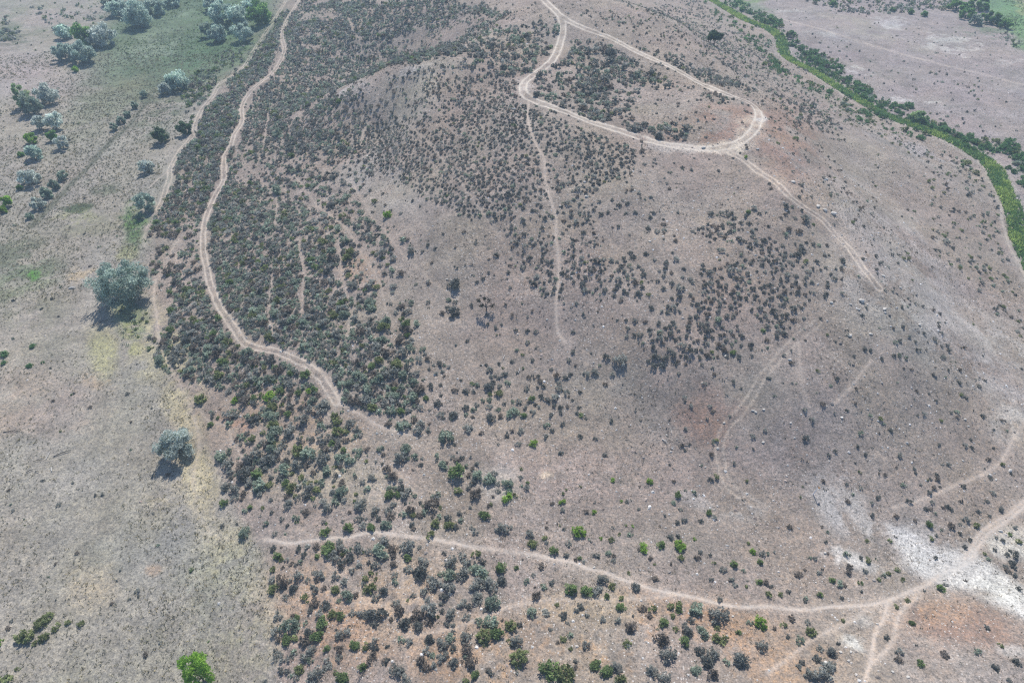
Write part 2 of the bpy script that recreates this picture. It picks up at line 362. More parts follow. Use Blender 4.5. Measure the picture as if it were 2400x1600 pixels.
GREY=(.195,.178,.160); GREEN=(.10,.155,.075); DGREEN=(.085,.11,.07); MAUVE=(.285,.245,.232); LIME=(.25,.26,.12)
# left field
fld = np.array([(640,-60),(600,100),(500,222),(450,322),(378,480),(345,560),(355,700),(372,800),(400,870),(470,980),(500,1080),(560,1220),(630,1300),(640,1400),(660,1700)])
edge_x = np.interp(py2, fld[:, 1], fld[:, 0]); lay(np.clip((edge_x - px2) / 30 + .5, 0, 1), FIELD); stony = np.clip((px2 - edge_x) / 60, .08, 1) * np.clip(.55 + 1.6 * fbm(X, Y, 15, 170, 4), .1, 1.2)
# far right plain
rv = np.array(RIV); ex = np.interp(py2, rv[:, 1], rv[:, 0]); lay(np.clip((px2 - ex) / 20 + .5, 0, 1), MAUVE)
for b in [
 (430,70,220,125,-20,(.10,.150,.085),.92,.35,.0),(340,150,150,60,-25,(.13,.16,.10),.7,.5,.1),(420,90,140,30,-20,(.24,.29,.22),.5,.5,.4),(500,20,120,16,-10,(.24,.30,.22),.5,.5,.3),(540,60,70,110,30,GREEN,.7,.5,.1),(330,200,70,40,-30,DGREEN,.5,.5,.3),(470,120,80,50,-30,(.08,.14,.08),.6,.5,.2),
 (90,50,120,40,0,(.14,.17,.10),.5,.5,.2),(20,90,40,30,0,DGREEN,.6,.5,.2),(180,45,60,12,15,(.14,.16,.1),.5,.5,.3),
 (60,190,110,60,10,(.32,.275,.25),.8,.5,.0),(140,40,110,22,-5,(.33,.28,.26),.7,.5,.0),(40,150,90,40,0,(.33,.28,.26),.6,.5,0),
 (270,230,90,40,-30,(.17,.18,.115),.75,.5,.1),(390,265,80,30,-40,(.12,.145,.09),.7,.5,.2),(200,290,120,50,-35,(.22,.22,.16),.5,.5,.2),
 (175,482,33,11,-5,(.07,.10,.055),.9,.25,0),(165,505,55,18,0,LIME,.35,.5,.3),(240,435,40,18,10,DGREEN,.45,.5,.2),(225,535,90,25,-8,(.15,.155,.10),.5,.5,.2),
 (315,520,32,55,15,(.08,.16,.05),.85,.5,.1),(300,590,22,18,0,LIME,.4,.5,.2),(60,600,90,50,10,DGREEN,.5,.5,.4),(70,650,90,40,-20,(.12,.17,.08),.5,.5,.3),(95,645,16,13,-30,(.1,.24,.05),.8,.4,0),
 (55,720,110,50,10,(.14,.15,.10),.45,.5,.4),(130,830,100,60,0,(.22,.215,.17),.5,.5,.4),(300,740,60,40,50,(.13,.19,.07),.6,.5,.3),(300,770,30,22,40,LIME,.6,.5,.2),(325,815,20,18,0,LIME,.7,.5,.1),
 (240,825,60,35,70,(.33,.32,.16),.55,.5,.3),(205,640,30,18,0,(.42,.33,.2),.6,.5,.2),(230,890,50,20,15,(.40,.31,.22),.7,.5,.2),
 (410,830,50,120,-30,STRAW,.7,.5,.2),(350,850,40,60,-30,STRAW,.4,.5,.3),(440,960,35,70,-35,STRAW,.7,.5,.2),(465,1120,35,110,-8,STRAW,.7,.5,.3),(370,1200,90,40,-60,STRAW,.35,.5,.4),
 (520,1300,80,70,20,STRAW,.55,.5,.3),(560,1450,110,160,-10,(.345,.325,.245),.7,.5,.3),(430,1420,60,120,30,(.30,.295,.235),.5,.5,.3),(200,1370,60,60,0,(.41,.345,.265),.6,.5,.1),(350,1335,18,14,0,ORANGE,.6,.5,0),
 (90,960,150,80,0,(.315,.255,.215),.7,.5,.1),(60,1150,160,120,0,(.28,.255,.225),.6,.5,.2),(250,1020,130,90,0,(.245,.235,.205),.5,.5,.3),(300,1150,130,80,0,(.27,.255,.225),.5,.5,.3),(120,1560,200,40,0,(.32,.30,.25),.6,.5,.3),(300,1270,160,80,0,(.255,.25,.225),.5,.5,.1),
 # hill
 (900,260,120,60,-25,(.33,.30,.25),.5,.5,.1),(1000,190,90,45,-15,(.35,.32,.26),.5,.5,.1),(810,215,60,22,-25,PALE,.6,.5,.1),(960,170,60,8,-12,PALE,.5,.5,.1),
 (900,420,130,60,30,(.33,.30,.27),.6,.5,.1),(1500,480,200,90,20,(.285,.25,.215),.4,.5,.2),(1750,470,150,70,30,(.29,.25,.205),.5,.5,.2),
 (1690,290,110,45,-10,RED,.75,.5,.1),(1560,260,90,40,10,(.32,.27,.22),.5,.5,.2),(1840,330,70,90,-30,RED,.6,.5,.1),(1870,440,90,40,38,(.37,.30,.235),.7,.5,.1),(1960,540,110,30,45,(.37,.30,.235),.65,.5,.15),
 (1758,304,30,30,-45,(.50,.43,.34),.65,.5,.15),(1730,332,46,15,-20,(.48,.41,.33),.6,.5,.2),(1772,272,16,26,0,(.48,.41,.33),.6,.5,.15),(1640,356,70,8,4,(.46,.40,.33),.6,.5,.4),(1690,346,75,14,-3,(.60,.53,.43),.7,.45,.2),(1580,345,70,12,8,PALE,.5,.5,.2),(1230,205,20,22,0,(.50,.46,.42),.5,.5,.1),(1783,280,12,6,0,WHITE,.7,.4,0),
 (2100,650,180,130,50,PALE,.45,.5,.2),(2000,480,130,60,40,(.34,.31,.28),.6,.5,.2),(2250,800,130,70,50,PALE,.5,.5,.3),(2360,880,70,120,0,(.44,.41,.38),.45,.5,.3),(2370,980,50,60,0,(.46,.43,.40),.45,.5,.3),
 (2150,350,150,25,20,(.33,.31,.30),.6,.5,.2),(2070,330,50,9,30,(.20,.19,.18),.6,.5,.1),
 (1500,930,180,90,10,GREY,.65,.5,.2),(1600,1000,100,50,10,GREY,.5,.5,.3),(1850,880,160,100,0,(.27,.235,.205),.5,.5,.2),(2100,900,160,120,0,(.255,.225,.20),.5,.5,.2),(1300,850,130,50,-10,(.235,.21,.19),.6,.5,.2),
 (1650,990,60,45,40,RED,.55,.5,.2),(1690,940,60,30,30,(.31,.225,.19),.5,.5,.2),(1350,1090,220,70,3,(.325,.265,.235),.7,.5,.1),(1550,1130,200,60,5,(.30,.25,.22),.5,.5,.2),(1380,1125,110,12,5,GREY,.5,.5,.1),(1280,1113,16,8,0,(.5,.42,.33),.8,.5,0),
 (1930,1060,180,120,0,(.265,.235,.215),.6,.5,.2),(2100,1060,160,100,0,(.285,.245,.215),.6,.5,.2),
 (1700,1180,80,28,15,PALE,.6,.5,.5),(1620,1170,50,16,20,PALE,.5,.5,.4),(1960,1180,70,60,50,(.40,.385,.37),.7,.5,.5),(1960,1290,90,20,22,WHITE,.8,.5,.55),(2010,1200,70,24,50,PALE,.7,.5,.4),
 (2130,1275,80,28,35,WHITE,.85,.5,.4),(2225,1330,110,44,15,WHITE,1.0,.35,.0),(2150,1288,75,22,38,WHITE,.95,.4,.1),(2300,1352,95,28,25,WHITE,.95,.4,.1),(2190,1300,120,60,25,(.46,.43,.40),.6,.5,.3),(2330,1375,110,34,32,WHITE,.95,.5,.1),(2400,1420,80,30,30,WHITE,.9,.5,.3),(2330,1290,70,30,0,(.52,.49,.45),.7,.5,.5),(2370,1270,50,40,0,(.5,.47,.42),.6,.5,.5),
 (2060,1440,45,18,-10,PALE,.6,.5,.3),(2010,1502,32,16,25,WHITE,.8,.5,.3),(2250,1470,140,60,10,RED,.7,.5,.1),(2180,1430,90,40,0,ORANGE,.4,.5,.2),(2250,1560,170,50,5,(.34,.30,.27),.6,.5,.3),(2360,1520,40,12,10,PALE,.6,.5,.4),
 (1500,1480,330,90,2,ORANGE,.8,.5,.15),(1150,1540,260,80,0,ORANGE,.65,.5,.2),(1400,1430,160,40,3,(.36,.28,.20),.6,.5,.2),(880,1400,230,110,0,(.42,.315,.225),.75,.5,.2),(800,1480,130,80,0,ORANGE,.65,.5,.2),(1850,1560,120,60,0,ORANGE,.5,.5,.2),
 (700,1000,150,70,0,(.40,.30,.225),.7,.5,.2),(640,1100,100,60,20,(.36,.305,.235),.6,.5,.3),(560,1000,40,18,30,RED,.6,.5,.1),(800,1130,120,60,20,(.37,.325,.24),.5,.5,.3),(1000,1000,150,60,0,(.33,.28,.235),.5,.5,.2),(1170,1130,60,40,0,PALE,.35,.5,.3),
 (850,640,60,40,30,ORANGE,.5,.5,.3),(420,640,40,60,20,(.33,.265,.225),.6,.5,.2),(1650,560,160,60,10,(.315,.26,.215),.5,.5,.2),(1700,740,160,80,0,(.315,.255,.215),.5,.5,.2),
 # far right plain
 (2080,50,40,12,10,PALE,.7,.5,.4),(2110,60,30,8,0,WHITE,.5,.5,.5),(2200,85,45,9,5,WHITE,.5,.5,.5),(2260,100,60,9,3,WHITE,.6,.5,.5),(2180,112,25,8,0,WHITE,.6,.5,.4),(2250,122,50,9,0,WHITE,.6,.5,.5),(2360,145,30,6,0,PALE,.6,.5,.4),
 (1850,25,40,8,8,PALE,.6,.5,.4),(1930,85,90,9,4,PALE,.55,.5,.3),(2090,225,35,6,5,WHITE,.6,.5,.4),(2180,230,20,6,0,WHITE,.6,.5,.4),(1990,165,50,8,8,WHITE,.6,.5,.5),(2040,75,150,20,18,(.35,.32,.26),.4,.5,.1),
 (2070,172,32,9,5,GREY,.7,.5,.2),(2040,145,25,7,10,GREY,.6,.5,.2),(2130,195,25,8,0,GREY,.6,.5,.2),(2240,255,40,7,5,GREY,.6,.5,.3),(2290,280,50,9,8,GREY,.6,.5,.3),(2300,245,25,8,8,GREY,.5,.5,.3),
 (1745,8,50,6,-5,(.16,.24,.09),.7,.5,0),(1760,20,60,14,15,(.13,.2,.1),.5,.5,.2),(2320,75,60,12,5,(.12,.17,.11),.7,.5,.2),(2360,30,80,30,35,(.12,.22,.10),.9,.4,0),(2400,70,60,30,40,(.14,.24,.1),.9,.4,0),(2400,20,40,10,30,(.25,.3,.12),.7,.4,0)]:
    c, r1 = b[:8], b[8]
    if b[0] < 600 and b[5] in (GREEN, DGREEN, LIME, STRAW): b = b[:6] + (min(1, b[6] * 1.35),) + b[7:]
    blob(*b[:8], patchy=b[8], seed=60 + int(b[0]) % 37, ps=2.2 + (b[2] / 60.0))
# small-scale mottling of soil and litter
mott = fbm(X, Y, 6, 90, 4); m2 = fbm(X, Y, 1.4, 95, 3)
col *= (1 + .16 * mott + .16 * m2)[:, None]
col[:, 0] *= 1 + .05 * fbm(X, Y, 11, 99, 3); col[:, 2] *= 1 + .06 * fbm(X, Y, 8, 101, 3)
# trails
wob = fbm(X, Y, 1.8, 120, 3)
for kind, st, P in TRW:
    if kind == TW:
        gg = GAUGE(st); d = seg_dist(X, Y, P, 4); d = np.where(d < 100, d + wob * .15, 99)
        a = np.exp(-((d - gg) / (.17 if st < 1 else .25)) ** 2) * np.clip(.95 + wob * .7, 0, 1); b = np.exp(-(d / (gg + .4)) ** 4) * np.clip((.2 if st >= 1 else .06) + wob * .4, 0, 1)
    else:
        wd = .27 if kind == FP else .19
        d = seg_dist(X, Y, P, 3); d = np.where(d < 100, d + wob * .12, 99)
        a = np.exp(-(d / wd) ** 2) * np.clip(.9 + wob * .7, 0, 1); b = np.exp(-(d / (wd * 2.6)) ** 2) * np.clip(.22 + wob * .5, 0, 1)
    tcx = np.array([.60,.535,.46]) if kind == TW and st == 1.0 else np.array([.62,.53,.44]) if kind == TW else np.array([.54,.455,.385]) if kind != AN else np.array([.45,.375,.31])
    if st >= 1.0 and kind == FP: tcx = np.array([.52,.45,.39])
    m = np.clip(np.maximum(a, b) * st * (1.05 if kind != AN else .9), 0, 1)
    lay(m, tcx); rough *= 1 - .7 * m
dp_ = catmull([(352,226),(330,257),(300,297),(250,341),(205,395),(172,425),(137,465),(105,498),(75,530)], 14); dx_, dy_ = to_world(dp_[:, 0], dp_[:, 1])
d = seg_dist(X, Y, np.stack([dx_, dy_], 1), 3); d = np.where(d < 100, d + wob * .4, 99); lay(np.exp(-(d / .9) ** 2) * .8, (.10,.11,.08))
blob(2235, 1332, 80, 26, 8, WHITE, .8, .5, .0, 61, 3.0); blob(2285, 1300, 30, 10, -45, (.56,.52,.47), .5, .5, .2, 62, 3.0)
d = seg_dist(X, Y, RIVW, 8); d = np.where(d < 100, d + wob * .8 + fbm(X, Y, 5, 140, 3) * 1.0, 99)
lay(np.clip((3.6 - d) / 1.2, 0, 1), (.36,.33,.29), .5); lay(np.clip((1.35 - d) / .9, 0, 1) * np.clip(fbm(X, Y, 3.5, 150, 3) * 2.5 + 1.0, .25, 1), (.15,.25,.09))
V = np.stack([X, Y, Z], 1)
i = np.arange(nr * nc).reshape(nr, nc)
F = np.stack([i[:-1, :-1].ravel(), i[:-1, 1:].ravel(), i[1:, 1:].ravel(), i[1:, :-1].ravel()], 1)
me = mesh_from('ground', V, F, MS, smooth=True)
a = me.attributes.new('soil', 'FLOAT_COLOR', 'POINT'); a.data.foreach_set('color', np.concatenate([np.clip(col, .01, .8), np.ones((len(col), 1))], 1).astype(np.float32).ravel())
a = me.attributes.new('stony', 'FLOAT', 'POINT'); a.data.foreach_set('value', stony.astype(np.float32))
a = me.attributes.new('rough', 'FLOAT', 'POINT'); a.data.foreach_set('value', rough.astype(np.float32))
link('ground', me, label='dry rocky hillside and flats with bare soil and worn dirt trails', kind='structure')
del V, F, X, Y, Z, px, py, px2, py2, col, wx, wy

# ---------------------------------------------------------------- plant shapes
def leaf_tris(C, size, r, flat=0.0, up=0.0):
    n = len(C); a = r.normal(size=(n, 3)); a /= np.linalg.norm(a, axis=1)[:, None]
    b = r.normal(size=(n, 3)); b -= (b * a).sum(1)[:, None] * a; b /= np.linalg.norm(b, axis=1)[:, None]
    if flat:   # leaf planes lean towards the sky
        k = r.random(n) < flat * .6; a[k, 2] *= .35; b[k, 2] *= .35
    if up and not flat: a[:, 2] = np.abs(a[:, 2]) + up; a /= np.linalg.norm(a, axis=1)[:, None]
    s = size * r.uniform(.6, 1.4, (n, 1))
    V = np.stack([C - b * s * .5 - a * s * .5, C + b * s * .5 - a * s * .5, C + a * s * .85], 1).reshape(-1, 3)
    return V, np.arange(n * 3).reshape(n, 3)
def tube(path, radii, k=5):
    path = np.asarray(path, float); V = []; F = []
    for j, p in enumerate(path):
        d = path[min(j + 1, len(path) - 1)] - path[max(j - 1, 0)]; d /= np.linalg.norm(d) + 1e-9
        u = np.cross(d, (.3, .9, .2)); u /= np.linalg.norm(u) + 1e-9; v = np.cross(d, u)
        for q in range(k):
            t = 2 * math.pi * q / k; V.append(p + radii[j] * (u * math.cos(t) + v * math.sin(t)))
    for j in range(len(path) - 1):
        for q in range(k):
            a0, b0 = j * k + q, j * k + (q + 1) % k; F += [(a0, b0, b0 + k), (a0, b0 + k, a0 + k)]
    for q in range(1, k - 1): F.append(((len(path) - 1) * k, (len(path) - 1) * k + q, (len(path) - 1) * k + q + 1))
    return np.array(V), np.array(F)
def join(parts):
    Vs, Fs, o = [], [], 0
    for v, f in parts: Vs.append(v); Fs.append(f + o); o += len(v)
    return np.vstack(Vs), np.vstack(Fs)
def shrub(seed, clumps, per, leaf, tone, tip, spiky=0.0):
    """unit shrub: radius about 1, height about 1.3; returns leaves, tint, clump centres"""
    r = np.random.default_rng(seed); C = []; T = []; cent = []
    ax, ay = r.uniform(.8, 1.15), r.uniform(.8, 1.15)
    for q in range(clumps):
        th = r.uniform(0, 2 * math.pi); el = math.asin(r.uniform(.0, 1)); rr = r.uniform(.55, 1.0) * (1 if r.random() > .15 else 1.15)
        c = np.array([ax * rr * math.cos(el) * math.cos(th), ay * rr * math.cos(el) * math.sin(th), .18 + rr * math.sin(el) * .95]) * (.82)
        cent.append(c); cr = r.uniform(.16, .34)
        p = r.normal(size=(per, 3)); p /= np.linalg.norm(p, axis=1)[:, None]; p *= cr * r.uniform(.4, 1, (per, 1)) ** .5
        p = p + c + (c * spiky) * r.uniform(0, 1, (per, 1)) ** 2
        C.append(p); g = r.uniform(.8, 1.2)
        mixv = np.clip(r.uniform(0, .6) + r.uniform(-.3, .4, (per, 1)), 0, 1)
        T.append((np.array(tone) * (1 - mixv) + np.array(tip) * mixv) * g)
    C = np.vstack(C); T = np.vstack(T); C[:, 2] = np.maximum(C[:, 2], .03)
    V, F = leaf_tris(C, leaf, r, up=.35, flat=.9); V[:, 2] = np.maximum(V[:, 2], -.05)
    return V, F, np.repeat(T, 3, 0), np.array(cent)
def stems_of(cent, seed, rad=.022):
    r = np.random.default_rng(seed); parts = []
    for c in cent[:min(len(cent), 12)]:
        m = c * .5 + r.normal(size=3) * .06; m[2] = c[2] * .4
        parts.append(tube([(r.normal() * .04, r.normal() * .04, -.12), m, c], [rad * 1.8, rad, rad * .4], 4))
    return join(parts)
TONES = {  # kind: (darker leaf tint, tip tint, word)
 'grey': ((.24,.25,.225), (.52,.53,.49), 'grey'),
 'greygreen': ((.21,.26,.20), (.47,.55,.44), 'grey-green'),
 'dark': ((.13,.14,.13), (.28,.295,.28), 'dark grey'),
 'olive': ((.16,.19,.085), (.34,.39,.19), 'olive'),
 'green': ((.14,.19,.095), (.30,.42,.16), 'green'),
 'bright': ((.19,.33,.06), (.44,.62,.15), 'bright green'),
 'brown': ((.17,.15,.13), (.31,.275,.24), 'brownish'),
 'willow': ((.10,.20,.08), (.23,.40,.17), 'leafy green')}
HI = {}; LO = {}; MID = {}
for kk, (t0, t1, _) in TONES.items():
    nv = 4 if kk in ('grey', 'greygreen', 'dark') else 3
    HI[kk] = []; LO[kk] = []; MID[kk] = []
    for s in range(nv):
        sd_ = hash_ = sum(ord(c) for c in kk) * 7 + s * 101
        V_, F_, T_, C_ = shrub(sd_, random.Random(sd_).randint(17, 26), 26, .17, t0, t1, .12)
        fm = mesh_from('shrub_foliage', V_, F_, MF, T_)
        sv, sf = stems_of(C_, sd_); sm = mesh_from('shrub_stems', sv, sf, MB)
        HI[kk].append((fm, sm))
        MID[kk].append(shrub(sd_ + 1, 15, 12, .24, t0, t1, .1)[:3])
        LO[kk].append(shrub(sd_ + 2, 9, 8, .36, t0, t1, .1)[:3])

# ---------------------------------------------------------------- where the brush grows
def inside(px, py, poly):
    r = np.zeros(px.shape, bool); P = np.array(poly, float); j = len(P) - 1
    for k in range(len(P)):
        (x1, y1), (x2, y2) = P[k], P[j]
        c = ((y1 > py) != (y2 > py)) & (px < (x2 - x1) * (py - y1) / (y2 - y1 + 1e-9) + x1); r ^= c; j = k
    return r
# polygon, ground cover, mean width in metres, tone weights (grey, greygreen, dark, olive, green, brown)
ZN = [
 ([(-50,-50),(2500,-50),(2500,1700),(-50,1700)], .004, .7, (3,2,3,1,.5,2)),
 ([(640,0),(1100,0),(1700,60),(1900,300),(2150,600),(2380,1000),(2400,1250),(2100,1300),(1250,1250),(1000,1000),(500,900),(420,600),(560,300)], .026, .75, (3,1,4,.3,.2,2)),
 ([(600,425),(820,440),(900,540),(960,660),(1000,820),(1100,860),(1220,930),(1350,950),(1345,985),(1200,975),(1000,1000),(900,1000),(800,900),(700,600)], .30, 1.1, (4,3,3,.6,.5,1)),
 ([(540,330),(760,330),(880,390),(860,450),(600,440),(530,440)], .24, 1.0, (4,3,3,.4,.3,1)),
 ([(520,430),(600,425),(690,470),(760,540),(820,640),(870,720),(930,820),(960,900),(1000,950),(880,965),(800,935),(760,860),(650,815),(560,770),(500,690),(482,600),(488,510)], .95, 1.02, (3,5,1.5,.8,.4,1)),
 ([(700,470),(780,520),(850,640),(940,780),(960,880),(900,860),(820,720),(760,600)], .55, 1.1, (3,4,2,.8,.4,1)),
 ([(600,110),(650,40),(690,10),(665,100),(625,175),(575,235),(548,320),(518,395),(482,480),(465,560),(472,650),(505,730),(590,820),(700,865),(755,930),(730,970),(620,965),(480,905),(385,870),(368,790),(400,700),(372,640),(352,560),(382,480),(425,380),(462,300),(512,222)], .80, 1.04, (2.5,4,1.5,1,.9,1.5)),
 ([(350,540),(470,540),(465,650),(400,690),(365,640)], .30, 1.15, (2,3,1,1,1.5,3)),
 ([(700,0),(1060,0),(1190,20),(1160,110),(1030,128),(900,160),(800,205),(700,260),(640,330),(560,335),(572,282),(625,200),(668,130),(668,60)], .60, 1.05, (3,4,2,.3,.2,1)),
 ([(690,20),(800,20),(780,45),(700,50)], .06, .8, (3,3,2,.3,.4,1)),
 ([(930,75),(1120,30),(1190,60),(1010,100),(900,130)], .12, 1.0, (3,3,2,.3,.4,1)),
 ([(600,340),(760,240),(860,200),(960,260),(900,400),(760,350),(640,400)], .52, 1.0, (4,3,3,.3,.1,1)),
 ([(860,195),(1110,140),(1210,150),(1220,232),(1280,262),(1400,312),(1510,352),(1480,400),(1380,450),(1320,480),(1290,520),(1120,515),(960,445),(870,390),(800,300)], .50, .85, (4,1,5,.1,.02,1)),
 ([(900,185),(1090,155),(1100,200),(1010,280),(900,280),(860,240)], .16, .85, (4,2,4,.2,.1,1)),
 ([(800,250),(850,235),(860,300),(840,350),(800,330)], .45, 1.0, (4,2,4,.2,.1,1)),
 ([(1100,60),(1300,66),(1305,112),(1228,185),(1150,175),(1040,128)], .34, 1.15, (4,3,3,.2,.1,1)),
 ([(1240,196),(1325,120),(1345,82),(1440,115),(1560,182),(1600,210),(1520,200),(1480,235),(1490,270),(1400,270),(1340,255),(1250,225)], .42, 1.15, (4,3,3,.2,.1,1)),
 ([(1450,265),(1640,285),(1655,335),(1560,325),(1470,300)], .38, 1.15, (4,3,3,.2,.1,1)),
 ([(1480,120),(1560,120),(1620,140),(1700,170),(1790,222),(1740,218),(1640,180),(1560,150)], .36, 1.05, (4,2,4,.2,.1,1)),
 ([(1660,205),(1720,235),(1700,250),(1640,225)], .25, 1.05, (4,2,4,.2,.1,1)),
 ([(1600,330),(1700,250),(1740,260),(1740,310),(1680,330)], .01, .8, (4,2,4,.2,.1,1)),
 ([(1330,20),(1640,10),(1850,180),(2000,330),(1900,330),(1800,215),(1600,100),(1400,60)], .07, .8, (4,2,4,.4,.3,1)),
 ([(1840,230),(1950,250),(1940,310),(1860,300)], .2, .9, (4,2,4,.4,.3,1)),
 ([(1180,490),(1330,455),(1420,480),(1400,560),(1330,600),(1320,700),(1270,690),(1230,640),(1190,590)], .33, .85, (4,1,5,.1,.05,1)),
 ([(1380,430),(1600,500),(1560,540),(1400,520)], .06, .95, (4,1,5,.2,.1,1)),
 ([(1310,590),(1420,600),(1480,580),(1560,600),(1580,550),(1660,510),(1800,520),(1900,570),(1950,640),(1890,700),(1850,770),(1770,830),(1640,835),(1540,860),(1470,810),(1450,760),(1570,735),(1500,720),(1400,690),(1340,670)], .42, .86, (3,.6,6,.1,.02,1.5)),
 ([(1580,600),(1800,560),(1880,640),(1820,740),(1700,800),(1560,800),(1560,700)], .50, .86, (3,.6,6,.1,.02,1.5)),
 ([(1660,500),(1850,480),(1990,620),(1950,700),(1880,640),(1800,550)], .16, .95, (3,.6,5,.2,.1,1.5)),
 ([(1000,700),(1130,690),(1150,760),(1040,760)], .06, 1.0, (3,.6,5,.2,.1,1.5)),
 ([(1230,880),(1350,880),(1340,990),(1230,980)], .17, .9, (3,.6,5,.2,.1,1.5)),
 ([(1050,850),(1200,870),(1200,980),(1020,960)], .20, 1.1, (3,2,4,.2,.1,1.5)),
 ([(480,960),(780,955),(840,1000),(860,1050),(960,1060),(980,1120),(900,1200),(560,1200),(520,1100)], .55, 1.15, (3,3.5,1.5,1.5,.8,1.5)),
 ([(860,1060),(1060,1060),(1220,1090),(1230,1180),(1200,1250),(640,1250),(560,1190),(800,1180)], .32, 1.15, (4,3,2,.8,.4,2)),
 ([(600,1200),(900,1200),(880,1250),(640,1255)], .14, 1.1, (3,2,2,1,.8,2)),
 ([(630,1270),(1000,1280),(1250,1310),(1280,1600),(640,1600)], .30, 1.1, (4,1.5,2.5,.9,.3,2.5)),
 ([(960,1300),(1200,1310),(1190,1440),(980,1440)], .30, 1.35, (5,1.5,2.5,.5,.1,1.5)),
 ([(1240,1310),(1500,1370),(1700,1430),(1900,1450),(1960,1600),(1240,1600)], .18, 1.0, (4,1.5,3,1.2,.6,2)),
 ([(1480,1500),(1900,1500),(1960,1600),(1460,1600)], .20, 1.25, (4,1.5,3,1,.3,2)),
 ([(1220,1230),(1900,1270),(2100,1340),(2060,1400),(1800,1400),(1500,1350),(1230,1290)], .13, .85, (3,1,4,1.6,.5,2)),
 ([(1960,1410),(2400,1450),(2400,1600),(1960,1600)], .02, .9, (3,1,4,1,.4,2)),
 ([(2000,1180),(2400,1200),(2400,1290),(2250,1290),(2100,1240)], .10, .95, (3,1,4,1.3,.5,2)),
 ([(1850,950),(2300,900),(2350,1050),(2200,1180),(2000,1180),(1850,1050)], .035, .8, (3,.5,5,.4,.1,2)),
 ([(2320,1320),(2400,1290),(2420,1350),(2330,1350)], .3, 1.1, (3,1,4,1.3,.5,2)),
 ([(2150,400),(2300,400),(2360,560),(2400,680),(2400,800),(2330,720),(2200,600)], .055, .95, (2,2,2,2,.8,1)),
 ([(1640,20),(1700,50),(1830,140),(1960,220),(2180,325),(2290,400),(2200,400),(1950,270),(1800,170)], .045, .9, (2,3,2,1.5,.8,1)),
 ([(1850,60),(2400,210),(2400,340),(2200,290),(1900,120)], .012, .9, (2,2,3,1,.4,1)),
 ([(1880,-5),(2240,-5),(2230,30),(2080,30),(1890,14)], .22, 1.2, (2,4,1,1,2,1)),
 ([(2330,60),(2400,80),(2400,120),(2340,90)], .15, 1.2, (2,4,1,1,2,1)),
 ([(462,165),(520,160),(505,205),(470,245),(425,235),(415,215)], .45, 1.2, (1,3,1,1,3,1)),
 ([(430,250),(470,245),(450,300),(430,270)], .2, 1.1, (1,3,1,1,3,1)),
 ([(510,130),(590,95),(560,140),(530,165)], .12, 1.2, (1,3,1,1,3,1)),
 ([(60,20),(240,0),(260,50),(120,80)], .05, 1.6, (1,3,1,1,3,1)),
 ([(-10,40),(40,60),(40,100),(-10,100)], .3, 1.8, (1,3,1,1,2,1)),
 ([(1690,-5),(1760,20),(1850,75),(1880,110),(1960,150),(2040,215),(2130,255),(2220,300),(2300,325),(2400,345),(2400,385),(2330,370),(2280,350),(2210,330),(2130,300),(2050,262),(1960,205),(1890,160),(1850,120),(1830,80),(1760,45)], .5, 1.6, (0,.5,0,1,6,.2)),
 ([(1640,-5),(1700,35),(1790,85),(1825,150),(1960,225),(2090,295),(2230,355),(2300,400),(2285,400),(2215,362),(2080,308),(1940,235),(1800,165),(1770,100),(1690,50)], .16, 1.3, (0,.5,0,2,6,.2)),
 ([(2380,380),(2410,380),(2410,470),(2395,440)], .5, 1.5, (0,.5,0,1,6,.2)),
 ([(285,750),(330,720),(370,800),(380,870),(340,800)], .10, .9, (1,2,1,3,3,1)),
 ([(480,920),(520,960),(560,1090),(520,1080),(490,980)], .05, 1, (1,2,1,3,3,1)),
]
TK = ('grey', 'greygreen', 'dark', 'olive', 'green', 'brown')
